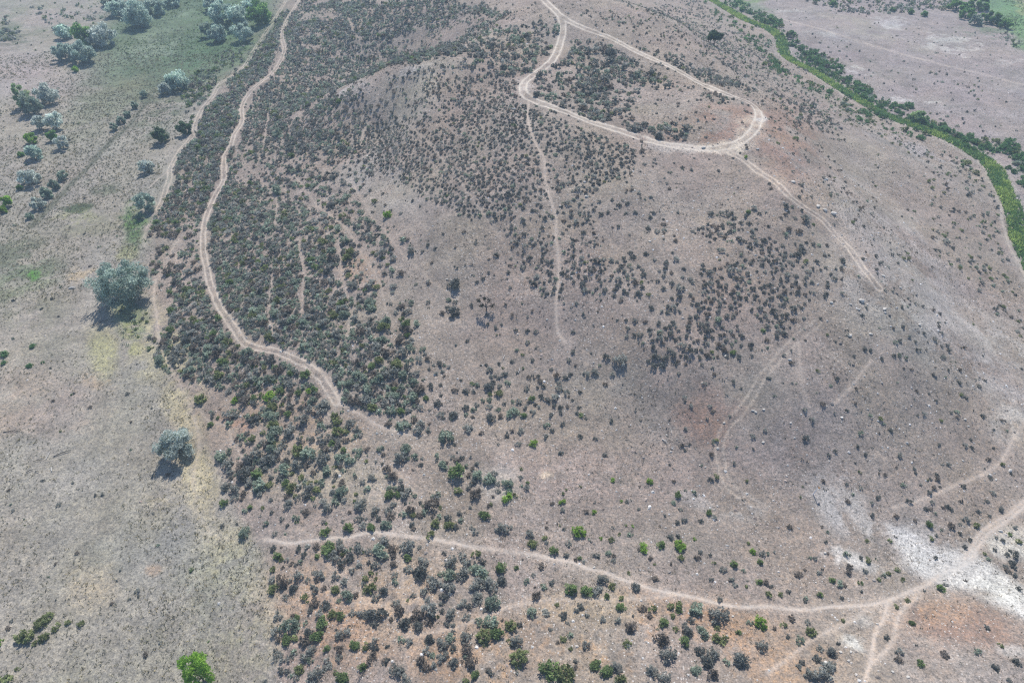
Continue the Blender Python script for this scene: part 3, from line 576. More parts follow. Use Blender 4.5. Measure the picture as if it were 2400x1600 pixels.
# hand-listed bushes: px, py(base), width px, tone
EX = [(1253,1042,24,'bright'),(1224,832,10,'green'),(1214,1042,17,'grey'),(1437,1125,15,'bright'),(1523,1130,19,'bright'),(1589,1161,19,'green'),(1320,1157,11,'green'),(1319,1177,18,'bright'),(1456,1175,10,'bright'),(1391,1200,16,'bright'),(1662,1202,18,'green'),(1718,828,17,'green'),(1732,838,17,'dark'),(1751,1128,11,'olive'),(1222,1099,10,'olive'),(1218,1120,17,'grey'),
(1358,1250,36,'bright'),(1509,1284,25,'bright'),(1549,1278,26,'green'),(1593,1279,33,'bright'),(1628,1263,11,'bright'),(1764,1294,17,'bright'),(1720,1324,24,'green'),(1408,1262,11,'bright'),(1483,1233,9,'bright'),(1467,1231,9,'green'),(1297,1293,27,'green'),(1248,1275,26,'olive'),(1276,1260,17,'olive'),(1241,1253,24,'grey'),(1358,1308,14,'green'),(1398,1303,20,'dark'),(1338,1384,38,'green'),(1374,1387,34,'green'),(1412,1359,29,'grey'),(1435,1375,22,'olive'),(1422,1398,17,'green'),(1455,1401,17,'olive'),(1454,1424,28,'green'),(1528,1428,22,'olive'),(1589,1417,24,'olive'),(1590,1430,24,'green'),(1631,1432,42,'greygreen'),(1682,1448,52,'grey'),(1554,1460,28,'green'),(1648,1486,34,'greygreen'),(1621,1455,22,'dark'),(1583,1475,18,'olive'),(1603,1505,32,'green'),(1565,1540,46,'grey'),(1470,1510,24,'olive'),(1782,1464,36,'bright'),(1246,1438,32,'greygreen'),(1280,1437,24,'grey'),(1320,1442,26,'dark'),(1376,1440,17,'grey'),(1305,1417,14,'olive'),(1218,1545,54,'olive'),(1210,1503,34,'grey'),(1290,1572,56,'green'),(1326,1585,58,'olive'),(1396,1560,32,'green'),(1420,1575,36,'green'),(1445,1565,32,'grey'),(1455,1592,26,'olive'),(1529,1573,32,'grey'),(1556,1592,36,'grey'),(1631,1572,26,'greygreen'),(1337,1520,13,'olive'),(1336,1490,20,'greygreen'),
(763,1250,30,'green'),(817,1238,29,'green'),(651,1304,24,'green'),(638,1335,20,'olive'),(660,1312,16,'olive'),(955,1309,24,'green'),(1136,1210,30,'green'),(1174,1334,35,'green'),(1115,1299,24,'olive'),(1021,1228,28,'olive'),(1113,1247,18,'grey'),(1008,1256,24,'olive'),(799,1445,26,'green'),(745,1493,36,'green'),(672,1500,32,'green'),(693,1495,22,'olive'),(832,1513,30,'green'),(858,1515,22,'olive'),(766,1520,20,'green'),(702,1571,28,'olive'),(850,1564,26,'green'),(1135,1494,46,'olive'),(1165,1488,38,'green'),(1197,1505,22,'olive'),(1092,1594,20,'olive'),(898,1270,28,'grey'),(1018,1368,40,'grey'),(1059,1321,34,'grey'),(1125,1345,46,'greygreen'),(1150,1372,44,'grey'),(1115,1375,36,'grey'),(1008,1430,46,'grey'),(1085,1350,36,'grey'),(1050,1380,34,'grey'),(929,1574,36,'grey'),(950,1592,30,'grey'),(1055,1440,30,'grey'),(1120,1405,32,'grey'),(1083,1418,26,'grey'),(1175,1362,30,'dark'),(990,1318,30,'grey'),(1090,1322,28,'grey'),(748,1440,24,'grey'),(848,1440,26,'grey'),(882,1400,24,'grey'),(842,1328,22,'grey'),(787,1350,24,'grey'),(808,1365,24,'grey'),(1090,1495,34,'grey'),(1035,1510,34,'grey'),(1062,1520,22,'dark'),(700,1355,30,'grey'),(722,1360,16,'grey'),
(911,1162,30,'green'),(1072,1112,48,'green'),(1187,1169,28,'bright'),(674,973,22,'green'),(631,931,34,'bright'),(717,882,32,'green'),(699,924,22,'green'),(722,920,20,'bright'),(700,1060,40,'olive'),(722,1068,40,'greygreen'),(698,1092,30,'grey'),(758,1080,38,'grey'),(645,1020,46,'greygreen'),(640,1000,34,'olive'),(870,861,24,'green'),(758,958,42,'grey'),(937,1077,34,'grey'),(952,1055,30,'greygreen'),(972,1072,22,'greygreen'),(980,1010,26,'grey'),(1006,1008,20,'grey'),(1044,1027,38,'greygreen'),(1095,1006,28,'grey'),(891,1052,20,'greygreen'),(1117,1090,17,'grey'),
(472,938,34,'olive'),(551,940,24,'bright'),(525,1182,26,'green'),(530,1142,26,'grey'),(550,1152,32,'grey'),(587,1190,17,'green'),(574,1251,30,'greygreen'),(556,1228,10,'dark'),(60,1494,46,'olive'),(97,1462,38,'olive'),(112,1448,30,'olive'),(133,1470,24,'olive'),(160,1458,18,'olive'),(190,1462,20,'olive'),(105,1495,30,'olive'),(15,1604,46,'olive'),(0,1506,20,'bright'),(42,1568,14,'olive'),(80,1508,18,'olive'),
(11,834,25,'willow'),(10,851,18,'willow'),(69,859,18,'willow'),(77,812,19,'willow'),(101,850,11,'willow'),
(909,507,24,'bright'),(877,474,19,'olive'),(722,439,18,'green'),(955,788,17,'green'),(1062,735,38,'dark'),(1064,668,36,'dark'),(884,535,22,'dark'),(884,552,18,'dark'),(901,560,20,'greygreen'),(945,562,24,'greygreen'),(965,590,26,'grey'),(918,582,22,'grey'),(851,550,16,'dark'),(869,548,16,'greygreen'),(780,470,22,'grey'),(775,488,26,'dark'),(650,450,34,'greygreen'),(922,608,20,'grey'),
(1879,436,15,'dark'),(1887,516,26,'grey'),(1906,527,11,'green'),(2213,553,15,'green'),(2218,570,22,'grey'),(2052,603,13,'dark'),(1748,369,13,'bright'),(1864,329,15,'green'),(1938,233,14,'green'),(684,368,20,'green'),(758,342,22,'greygreen'),(732,345,14,'grey'),(651,317,32,'greygreen'),(1198,540,16,'dark'),(1003,575,14,'dark'),(1164,599,17,'dark'),(1452,850,36,'grey'),(1421,837,20,'dark'),(1375,878,20,'grey'),(1393,874,22,'grey'),(1530,858,22,'dark'),(1558,842,22,'dark'),(1537,838,24,'dark'),(1301,934,24,'grey'),(1282,998,18,'greygreen'),(1395,1028,14,'dark'),(1248,845,14,'dark'),(1220,1010,20,'grey'),
(1900,1482,30,'olive'),(1835,1465,18,'olive'),(1977,1455,14,'olive'),(1947,1530,30,'dark'),(1916,1545,24,'dark'),(2137,1461,18,'green'),(2157,1556,24,'green'),(2344,1512,15,'olive'),(2204,1380,24,'green'),(2127,1408,15,'olive'),(2100,1421,14,'olive'),(2016,1367,15,'green'),(2102,1335,15,'green'),(2115,1359,14,'olive'),(1921,1394,18,'green'),(1848,1387,16,'dark'),(1886,1410,12,'dark'),(2086,1267,12,'green'),(2032,1268,12,'olive'),(2183,1262,14,'olive'),(2262,1283,14,'dark'),(2307,1298,12,'olive'),(2250,1251,12,'dark'),(2286,1231,20,'olive'),(2176,1155,16,'dark'),(2130,1175,18,'dark'),(2058,1166,16,'dark'),(2170,1193,14,'dark'),(2258,1140,15,'dark'),(2350,1090,15,'olive'),(1888,1027,20,'dark'),(2015,1107,10,'olive'),(1958,1058,12,'dark'),(1720,1086,12,'dark'),(2360,1300,16,'dark'),(2100,1210,16,'brown'),(1872,1348,22,'brown'),(1950,1360,18,'green'),(1800,1395,20,'olive'),(2215,1535,25,'brown'),(1990,1330,20,'brown'),
(1875,1165,8,'olive')]
ex = np.array([(a, b, c) for a, b, c, _ in EX], float)
ew, eh = to_world(ex[:, 0], ex[:, 1]); ez = height(ew, eh); _, _, ed = project(ew, eh, ez)
exW = ex[:, 2] * ed / FPX
# random bushes
NC = 60000
def sample_zone(x, y):
    z = smooth_h(x, y); a, b, d = project(x, y, z)
    wa = fbm(x, y, 7, 200, 3) * 26; wb = fbm(x, y, 7, 210, 3) * 18
    zi = np.zeros(len(x), int) - 1
    for k, zz in enumerate(ZN): zi[inside(a + wa, b + wb, zz[0])] = k
    return zi, a, b, d
cell = .42
BANK = [k for k, z in enumerate(ZN) if z[3][4] == 6]
EVEN = [k for k, z in enumerate(ZN) if z[3][2] >= 4 and z[1] > .1]
yy = np.arange(24, 300, cell); xx = np.arange(-215, 215, cell)
CX, CY = np.meshgrid(xx, yy); CX = (CX + rng.uniform(-.3, .3, CX.shape) * 2 * cell).ravel(); CY = (CY + rng.uniform(-.3, .3, CY.shape) * 2 * cell).ravel()
keep = np.abs(CX) < .572 * CY + 38; CX, CY = CX[keep], CY[keep]
zi, a_, b_, d_ = sample_zone(CX, CY)
cover = np.array([z[1] for z in ZN]); wid = np.array([z[2] for z in ZN])
patch = np.clip(1 + 1.1 * fbm(CX, CY, 8, 300, 3) + .9 * fbm(CX, CY, 2.6, 310, 2), .05, 3)
cc = np.where(zi >= 0, cover[zi], 0); patch = np.where(cc > .5, np.clip(patch, .6, 1.5), patch)
wid = wid * .80; dens = cc * patch * cell * cell / (.46 * wid[zi] ** 2)
keep = rng.random(len(CX)) < dens
CX, CY, zi, d_, a_, b_ = CX[keep], CY[keep], zi[keep], d_[keep], a_[keep], b_[keep]
even = np.isin(zi, EVEN); diam = wid[zi] * np.exp(rng.normal(0, 1, len(CX)) * np.where(even, .27, .42)); diam = np.minimum(np.clip(diam, .3, 2.6), np.where(cover[zi] < .15, 1.35, 2.2) * wid[zi])
tdist = np.full(len(CX), 99.)
for kind, st, P in TRW:
    d = seg_dist(CX, CY, P, 4); tdist = np.minimum(tdist, d - (GAUGE(st) + .25 if kind == TW and st > .35 else .15 if kind == FP else .1))
tdist = np.minimum(tdist, seg_dist(CX, CY, RIVW, 6) - 1.5)
ok = tdist > diam * .25
for q in range(len(ew)): ok &= np.hypot(CX - ew[q], CY - eh[q]) > (exW[q] * .45 + diam * .25)
CX, CY, zi, d_, diam, a_, b_, even = [v[ok] for v in (CX, CY, zi, d_, diam, a_, b_, even)]
spc = np.where(even, .40, .28)
# drop overlaps with a hash grid (bigger first)
order = np.argsort(-diam); grid = {}; sel = []
for q in order:
    gx_, gy_ = int(CX[q] // 1.5), int(CY[q] // 1.5); good = True
    for ii in (-1, 0, 1):
        for jj in (-1, 0, 1):
            for p in grid.get((gx_ + ii, gy_ + jj), ()):
                if (CX[q] - CX[p]) ** 2 + (CY[q] - CY[p]) ** 2 < (spc[q] * (diam[q] + diam[p])) ** 2: good = False; break
            if not good: break
        if not good: break
    if good: grid.setdefault((gx_, gy_), []).append(q); sel.append(q)
sel = np.array(sel); CX, CY, zi, d_, diam, a_, b_ = [v[sel] for v in (CX, CY, zi, d_, diam, a_, b_)]
tone = np.empty(len(CX), int)
for k, zz in enumerate(ZN):
    m = zi == k; wgt = np.array(zz[3], float); tone[m] = rng.choice(6, m.sum(), p=wgt / wgt.sum())
print('random bushes', len(CX))
# lift the tones of the dense lower slope to clumps of one tone
bx = np.concatenate([ew, CX]); by = np.concatenate([eh, CY]); bw = np.concatenate([exW, diam])
bt = [t for *_, t in EX] + ['willow' if (TK[t] == 'green' and z_ in BANK) else TK[t] for t, z_ in zip(tone, zi)]
bz = height(bx, by); bpx, bqy, bd = project(bx, by, bz)
app = bw / bd * FPX
infr = (bpx > 4) & (bpx < 2396) & (bqy > 4) & (bqy < 1597)
isg = np.array([t in ('green', 'bright', 'willow') for t in bt])
# hidden ones are not chosen as individuals: sight line test
vis = np.ones(len(bx), bool)
for f in np.linspace(.5, .985, 40):
    vis &= (CAM_H + (bz + .5 - CAM_H) * f) > smooth_h(bx * f, by * f) - .05
score = np.where(infr & vis, app, 0)
ind = np.zeros(len(bx), bool)
o1 = np.argsort(-np.where(isg, 0, score))[:298]; o2 = np.argsort(-np.where(isg, score, 0))[:190]
ind[o1] = True; ind[o2] = True; ind &= score > 3

LM = [('the start of the lower footpath',643,1264),('the highest bend of the lower footpath',870,1248),('the fork in the lower footpath',1570,1398),('the chalky white junction',2230,1330),('the orange-topped post',1907,1165),('the silvery lone tree',420,1062),('the biggest grey tree',298,690),('the bright tree at the bottom edge',478,1590),('the widest green bush clump',1304,1575),('the big grey thicket',1136,1360),('the fading end of the two-track',789,943),('the brightest rounded bush',1358,1244),('the lone lime bush',1253,1040),('the broad mid-slope bush',1072,1106),('the dark green bush pair',1355,1382),('the lower left bush cluster',100,1470),('the small pale scar',1280,1113),('the loop road west bend',1228,209),('the loop road east turn',1770,300),('the hillside path end',1308,778),('the bare snag',1141,716),('the forked white stick',1220,866),('the southern path branch',2045,1526),('the two-track S-bend',661,112),('the track narrows',478,533),('the round juniper',1674,100),('the middle of the lower footpath',1200,1293),('the reddish bare knoll',2250,1470),('the pebbly bottom corner',1990,1526),('the short upper orange path',1072,1468),('the sage patch bottom edge',929,1570),('the left hill toe',560,1200),('the orange bare slope',1480,1470),('the right-hand pale trail',2310,1109),('the grey stony slope',1500,930),('the lower left hillside',720,1400),('the two-track corner',600,815),('the grassy slope foot',800,1120)]
lm = np.array([(a, b) for _, a, b in LM], float)
DIRS = ['right of','below right of','below','below left of','left of','above left of','above','above right of']
LM2 = [('the stream bend by the tall willow',2147,281),('the top of the stream',1700,10),('the kink in the stream',1838,110),('the long straight of the stream',1990,205),('the fork of the green strip',2260,340),('the right edge of the photo',2390,370),('the far bank trail',2050,240),('the first grassy curve',1900,150),('the lower end of the stream',2390,440),('the stream straight above the willow',2090,262),('the stream widening',2200,300)]
lm2 = np.array([(a, b) for _, a, b in LM2], float)
def where_words(x, y, lm=lm, LM=LM):
    d = np.hypot(lm[:, 0] - x, lm[:, 1] - y); k = int(np.argmin(d)); dd = d[k]
    ang = math.degrees(math.atan2(y - lm[k, 1], x - lm[k, 0])) % 360
    near = 'tight' if dd < 28 else 'close' if dd < 60 else 'a bit' if dd < 100 else 'some way' if dd < 160 else 'far'
    return f"{near} {DIRS[int(((ang + 22.5) % 360) // 45)]} {LM[k][0]}"
def uniq(objs):
    """objs: list of (object, px, base label); tells look-alikes apart by their place in the row"""
    by_l = {}
    for o, x, l in objs: by_l.setdefault(l, []).append((x, o))
    for l, v in by_l.items():
        v.sort(key=lambda s: s[0]); m = len(v)
        words = {1: [''], 2: ['left-hand', 'right-hand'], 3: ['leftmost', 'middle', 'rightmost'], 4: ['leftmost', 'inner left', 'inner right', 'rightmost']}.get(m)
        for q, (_, o) in enumerate(v):
            if words is None: wd = ('leftmost', 'second', 'third', 'fourth', 'fifth', 'sixth', 'seventh', 'eighth', 'ninth')[min(q, 8)]
            else: wd = words[q]
            o['label'] = (wd + ' ' + l).strip()
pend = []
def put_bush(q):
    kk = bt[q]; vs = HI[kk]; fm, sm = vs[(q * 7 + int(bx[q] * 3)) % len(vs)]
    g = isg[q]; r = random.Random(int(q))
    e = link('green_shrub' if g else 'sagebrush', None, loc=(bx[q], by[q], bz[q] - .03), cat='shrub', rot=(0, 0, r.uniform(0, 6.28)))
    s = bw[q] * .5; e.scale = (s * r.uniform(.9, 1.1), s * r.uniform(.9, 1.1), s * r.uniform(.85, 1.15)); e.empty_display_size = .2
    e['group'] = 'green shrubs dotted over the slope' if g else 'sagebrush bushes covering the slope'
    link('foliage', fm, e); link('stems', sm, e)
    sz = 'tiny' if bw[q] < .65 else 'small' if bw[q] < .95 else 'medium' if bw[q] < 1.3 else 'large' if bw[q] < 1.8 else 'huge'
    pend.append((e, bpx[q], f"{sz} {TONES[kk][2]} {'shrub' if g else 'sagebrush'} {where_words(bpx[q], bqy[q], *((lm2, LM2) if kk == 'willow' and bpx[q] > 1600 else (lm, LM)))}"))
for q in np.nonzero(ind)[0]: put_bush(q)

def scatter_mesh(name, mat, lib, xs, ys, zs, sx, sz, var, gain, **kw):
    Vs, Fs, Ts, off = [], [], [], 0
    for k in range(len(lib)):
        m = np.nonzero(var == k)[0]
        if len(m) == 0: continue
        V0, F0, T0 = lib[k]; th = rng.uniform(0, 2 * np.pi, len(m)); c, s = np.cos(th), np.sin(th)
        A_ = V0[None, :, 0] * sx[m, None]; B_ = V0[None, :, 1] * sx[m, None]
        Vx = A_ * c[:, None] - B_ * s[:, None] + xs[m, None]; Vy = A_ * s[:, None] + B_ * c[:, None] + ys[m, None]
        Vz = V0[None, :, 2] * sz[m, None] + zs[m, None]
        Vs.append(np.stack([Vx, Vy, Vz], 2).reshape(-1, 3).astype(np.float32))
        Fs.append((F0[None] + (np.arange(len(m)) * len(V0))[:, None, None]).reshape(-1, 3) + off); off += len(m) * len(V0)
        Ts.append((T0[None] * gain[m, None, None]).reshape(-1, 3))
    me = mesh_from(name, np.vstack(Vs), np.vstack(Fs), mat, np.vstack(Ts))
    return link(name, me, **kw)
rest = ~ind
def rest_mesh(name, mask, label, kinds):
    lib = []; idx = {}
    for far in (0, 1):
        for kk in kinds:
            for s, t in enumerate((LO if far else MID)[kk]): idx[(far, kk, s)] = len(lib); lib.append(t)
    m = np.nonzero(mask)[0]
    var = np.array([idx[(1 if bd[q] > 165 or bw[q] < .5 else 0, bt[q], (q * 5) % len(MID[bt[q]]))] for q in m])
    scatter_mesh(name, MF, lib, bx[m], by[m], bz[m] - .03, bw[m] * .5, bw[m] * .5 * rng.uniform(.7, 1.05, len(m)) * np.where(bd[m] > 140, 1.3, 1), var, rng.uniform(.8, 1.2, len(m)), label=label, cat='brush', kind='stuff')
rest_mesh('sagebrush_scrub', rest & ~isg, 'grey sagebrush scrub spreading over the hillside in thousands', ('grey', 'greygreen', 'dark', 'olive', 'brown'))
rest_mesh('green_scrub', rest & isg, 'small green shrubs mixed through the sagebrush thickets', ('green', 'bright', 'willow'))

# ---------------------------------------------------------------- bunch grass, litter and stones
def tuft(seed, n_, c0, c1, hgt=.9):
    r = np.random.default_rng(seed); th = r.uniform(0, 6.28, n_); d = r.uniform(0, .55, n_)
    b = np.stack([d * np.cos(th), d * np.sin(th), np.zeros(n_)], 1)
    tip = b * 2.0 + np.stack([r.normal(0, .15, n_), r.normal(0, .15, n_), r.uniform(.5, 1, n_) * hgt], 1)
    side = np.stack([-np.sin(th), np.cos(th), np.zeros(n_)], 1) * .22
    V = np.stack([b - side, b + side, tip], 1).reshape(-1, 3)
    mx_ = r.uniform(0, 1, (n_, 1)); T = np.array(c0) * (1 - mx_) + np.array(c1) * mx_
    return V, np.arange(n_ * 3).reshape(n_, 3), np.repeat(T, 3, 0)
def pebble(seed, c):
    r = np.random.default_rng(seed)
    V = np.array([(1,0,0),(.3,.9,0),(-.8,.6,0),(-.9,-.5,0),(.2,-1,0),(.35,.3,.6),(-.4,.1,.7),(.1,-.5,.5)], float) * r.uniform(.75, 1.25, (8, 3))
    F = np.array([(0,1,5),(1,2,5),(2,6,5),(2,3,6),(3,7,6),(3,4,7),(4,0,7),(0,5,7),(5,6,7)])
    return V, F, np.tile(np.array(c), (8, 1))
def region_scatter(N_, dfun, ymax=300, seed=1, bias=0.0):
    r = np.random.default_rng(seed)
    yv = 24 + (ymax - 24) * r.random(N_) ** (1 + bias); xv = (r.random(N_) * 2 - 1) * (.572 * yv + 37)
    zz = smooth_h(xv, yv); a, b, d = project(xv, yv, zz)
    k = r.random(N_) < np.clip(dfun(xv, yv, a, b), 0, 1) * (.572 * yv + 37) / (.572 * ymax + 37) * (1 if bias == 0 else 1)
    return xv[k], yv[k], d[k]
def trail_gap(x, y):
    t = np.full(len(x), 99.)
    for kind, st, P in TRW:
        if st < .3: continue
        t = np.minimum(t, seg_dist(x, y, P, 3) - (1.2 if kind == TW else .4))
    return t
edge = lambda a, b: np.interp(b, fld[:, 1], fld[:, 0])
def d_field(x, y, a, b):
    e = edge(a, b); infield = np.clip((e + 20 - a) / 60, 0, 1)
    q = np.clip(fbm(x, y, 14, 400, 4) * 1.8 + .75, .06, 1.3)
    hi = np.where((a > 380) & (b > 1180) & (a < 640), 1.3, 1) * np.where((b < 620) & (a > 120) & (b > 260), 1.3, 1)
    low = np.where((a < 330) & (b > 900), .5, 1)
    return infield * q * hi * low
xs_, ys_, ds_ = region_scatter(420000, d_field, 230, 21, 0)
g = (trail_gap(xs_, ys_) > 0) & (rng.random(len(xs_)) < np.clip(1.25 - (ds_ - 90) / 90, .38, 1)); xs_, ys_, ds_ = xs_[g], ys_[g], ds_[g]
strawc = [tuft(1, 6, (.30,.28,.19), (.44,.41,.30)), tuft(2, 6, (.20,.195,.14), (.36,.34,.24)), tuft(3, 6, (.34,.32,.25), (.50,.47,.38)), tuft(4, 6, (.17,.175,.12), (.28,.28,.19)), tuft(5, 6, (.36,.30,.17), (.50,.43,.24))]
NV = len(xs_); sz_ = rng.uniform(.12, .34, NV) * np.clip(ds_ / 110, 1, 1.6)
scatter_mesh('bunch_grass', MG, strawc, xs_, ys_, height(xs_, ys_) - .02, sz_, sz_ * .75, rng.choice(5, NV, p=[.28,.27,.25,.08,.12]), rng.uniform(.8, 1.15, NV), label='dry straw-coloured bunch grass tufts across the left field', cat='grass', kind='stuff')
print('field tufts', NV)
def d_hill(x, y, a, b):
    e = edge(a, b); r_ = np.interp(b, rv[:, 1], rv[:, 0])
    return np.clip((a - e) / 40, 0, 1) * np.clip(fbm(x, y, 9, 410, 4) * 1.5 + .55, .08, 1) * np.where(a > r_, .4, 1)
xs_, ys_, ds_ = region_scatter(330000, d_hill, 250, 22, 0)
g = trail_gap(xs_, ys_) > 0; xs_, ys_, ds_ = xs_[g], ys_[g], ds_[g]; NV = len(xs_)
lit = [tuft(11, 5, (.11,.105,.09), (.22,.20,.17), .7), tuft(12, 5, (.17,.15,.13), (.30,.26,.22), .7), tuft(13, 5, (.30,.25,.19), (.44,.37,.28), .8), tuft(14, 5, (.10,.11,.07), (.20,.20,.12), .8)]
sz_ = rng.uniform(.09, .27, NV)
scatter_mesh('dry_forbs', MG, lit, xs_, ys_, height(xs_, ys_) - .02, sz_, sz_ * .8, rng.choice(4, NV, p=[.32,.28,.26,.14]), rng.uniform(.8, 1.15, NV), label='sparse low dry forbs and litter between the sagebrush', cat='ground cover', kind='stuff')
print('hill tufts', NV)
def d_stone(x, y, a, b):
    e = edge(a, b); q = np.clip(fbm(x, y, 12, 420, 4) * 2 + .5, .04, 1)
    hill = np.clip((a - e) / 40, .05, 1)
    right = .45 + .55 * ((a > 1500) & (b > 350)) + .4 * ((a > 1800) & (b > 500) & (b < 1100)) + .3 * ((a > 850) & (b > 300) & (b < 500))
    return hill * q * right
xs_, ys_, ds_ = region_scatter(120000, d_stone, 230, 23, 0); NV = len(xs_)
peb = [pebble(1, (.62,.60,.57)), pebble(2, (.48,.44,.40)), pebble(3, (.70,.68,.66)), pebble(4, (.30,.27,.25)), pebble(5, (.40,.33,.29))]
sz_ = .05 + .045 * rng.exponential(1, NV); sz_ = np.clip(sz_, .05, .26)
scatter_mesh('loose_stones', MRT, peb, xs_, ys_, height(xs_, ys_) - .01, sz_, sz_ * .8, rng.choice(5, NV, p=[.25,.22,.2,.15,.18]), rng.uniform(.85, 1.1, NV), label='countless small pale stones littering the dry slope', cat='stones', kind='stuff')
print('stones', NV)
# green sedge in the stream bed
def ribbon_pts(P, N_, half, seed):
    r = np.random.default_rng(seed); seg = np.diff(P, axis=0); L = np.hypot(seg[:, 0], seg[:, 1]); cu = np.concatenate([[0], np.cumsum(L)])
    s = r.random(N_) * cu[-1]; k = np.clip(np.searchsorted(cu, s) - 1, 0, len(L) - 1); f = (s - cu[k]) / L[k]
    nx, ny = -seg[k, 1] / L[k], seg[k, 0] / L[k]; o = r.normal(0, half * .55, N_).clip(-half, half)
    return P[k, 0] + seg[k, 0] * f + nx * o, P[k, 1] + seg[k, 1] * f + ny * o
xs_, ys_ = ribbon_pts(RIVW, 9000, 1.9, 31)
sed = [tuft(21, 7, (.13,.25,.08), (.28,.46,.15), 1.0), tuft(22, 7, (.26,.38,.10), (.55,.66,.22), 1.2), tuft(23, 7, (.10,.20,.08), (.22,.36,.14), 1.0)]
NV = len(xs_); sz_ = rng.uniform(.3, .75, NV); wv = fbm(xs_, ys_, 4, 77, 3)
var = np.where(wv > .15, 1, np.where(wv < -.15, 2, 0)); var = np.where(rng.random(NV) < .3, rng.integers(0, 3, NV), var)
scatter_mesh('stream_sedge', MF, sed, xs_, ys_, height(xs_, ys_) - .02, sz_, sz_, var, rng.uniform(.8, 1.2, NV), label='ribbon of lush green sedge filling the narrow streambed', cat='sedge', kind='stuff')
# meadow grass of the upper left
def d_mead(x, y, a, b):
    m = np.clip(1.3 - np.hypot((a - 430) / 200, (b - 70) / 130), 0, 1) + np.clip(1.2 - np.hypot((a - 310) / 32, (b - 535) / 55), 0, 1) * 2 + np.clip(1.1 - np.hypot((a - 310) / 50, (b - 770) / 60), 0, 1) + 1.5 * np.clip(1.2 - np.hypot((a - 2390) / 90, (b - 30) / 60), 0, 1)
    return m * np.clip(fbm(x, y, 8, 430, 3) * 2 + .7, 0, 1)
xs_, ys_, ds_ = region_scatter(150000, d_mead, 300, 24, 0); NV = len(xs_)
mea = [tuft(31, 6, (.07,.11,.05), (.14,.20,.09)), tuft(32, 6, (.16,.20,.14), (.30,.35,.27)), tuft(33, 6, (.05,.10,.04), (.11,.18,.07)), tuft(34, 6, (.14,.19,.06), (.26,.32,.12))]
sz_ = rng.uniform(.25, .55, NV); var = np.where(fbm(xs_, ys_, 10, 440, 3) > .2, 1, rng.integers(0, 4, NV))
scatter_mesh('meadow_grass', MF, mea, xs_, ys_, height(xs_, ys_) - .02, sz_, sz_, var, rng.uniform(.8, 1.2, NV), label='green meadow grass in the damp upper left hollow', cat='grass', kind='stuff')

# ---------------------------------------------------------------- trees
TT = {'silver': ((.42,.48,.43), (.86,.92,.86)), 'blue': ((.32,.42,.36), (.72,.84,.74)), 'green': ((.13,.25,.08), (.32,.50,.17)), 'bright': ((.19,.36,.06), (.42,.62,.13)), 'dark': ((.08,.135,.075), (.19,.28,.14)), 'juniper': ((.05,.085,.05), (.11,.165,.09)), 'pale': ((.26,.37,.18), (.52,.66,.34)), 'dusty': ((.23,.30,.24), (.52,.60,.48))}
def tree_mesh(seed, w_, h_, tone, leaf, nl, lobes, low=.12, lean=0.0):
    """w_, h_ in metres"""
    r = np.random.default_rng(seed); cents = []; rad = []
    for q in range(lobes):
        th = 2.4 * q + r.uniform(-.5, .5); u = (q + .5) / lobes
        el = math.asin(min(.98, max(-.75, 1.72 * u - .72 + r.uniform(-.12, .12)))); k = r.uniform(.45, 1.0)
        cents.append((w_ * .5 * k * math.cos(el) * math.cos(th), w_ * .5 * k * math.cos(el) * math.sin(th), h_ * (low + (1 - low) * (.44 + .52 * k * math.sin(el)))))
        rad.append(min(w_, h_) * r.uniform(.10, .22) * (.8 if lobes > 30 else 1))
    cents = np.array(cents); cents[:, 0] += lean * cents[:, 2]
    per = nl // lobes; C = []; T = []
    for c, rr in zip(cents, rad):
        p = r.normal(size=(per, 3)); p /= np.linalg.norm(p, axis=1)[:, None]
        p *= rr * r.uniform(.35, 1.25, (per, 1)) ** .6; p[:, 2] *= .85
        p *= 1 + .25 * np.sin(p[:, :1] * 9 / rr + c[0]) * 1
        C.append(p + c); mxv = np.clip(r.uniform(.1, .6) + r.uniform(-.35, .4, (per, 1)), 0, 1); g = r.uniform(.85, 1.15)
        T.append((np.array(tone[0]) * (1 - mxv) + np.array(tone[1]) * mxv) * g)
    C = np.vstack(C); T = np.vstack(T); C[:, 2] = np.maximum(C[:, 2], .15)
    V, F = leaf_tris(C, leaf, r, up=.25)
    crown = mesh_from('crown', V, F, MT, np.repeat(T, 3, 0))
    parts = []; tr = max(.07, w_ * .028); fork = np.array([lean * h_ * .25, 0, h_ * max(low, .16) * .9])
    parts.append(tube([(0, 0, -.3), fork * .5 + (.03, .02, 0), fork], [tr * 1.5, tr * 1.1, tr], 7))
    for c in cents[:min(14, lobes)]:
        m = (fork + c) * .5 + r.normal(size=3) * w_ * .03; parts.append(tube([fork, m, c], [tr * .6, tr * .35, tr * .12], 5))
    v, f = join(parts); return crown, mesh_from('trunk', v, f, MB, smooth=True)
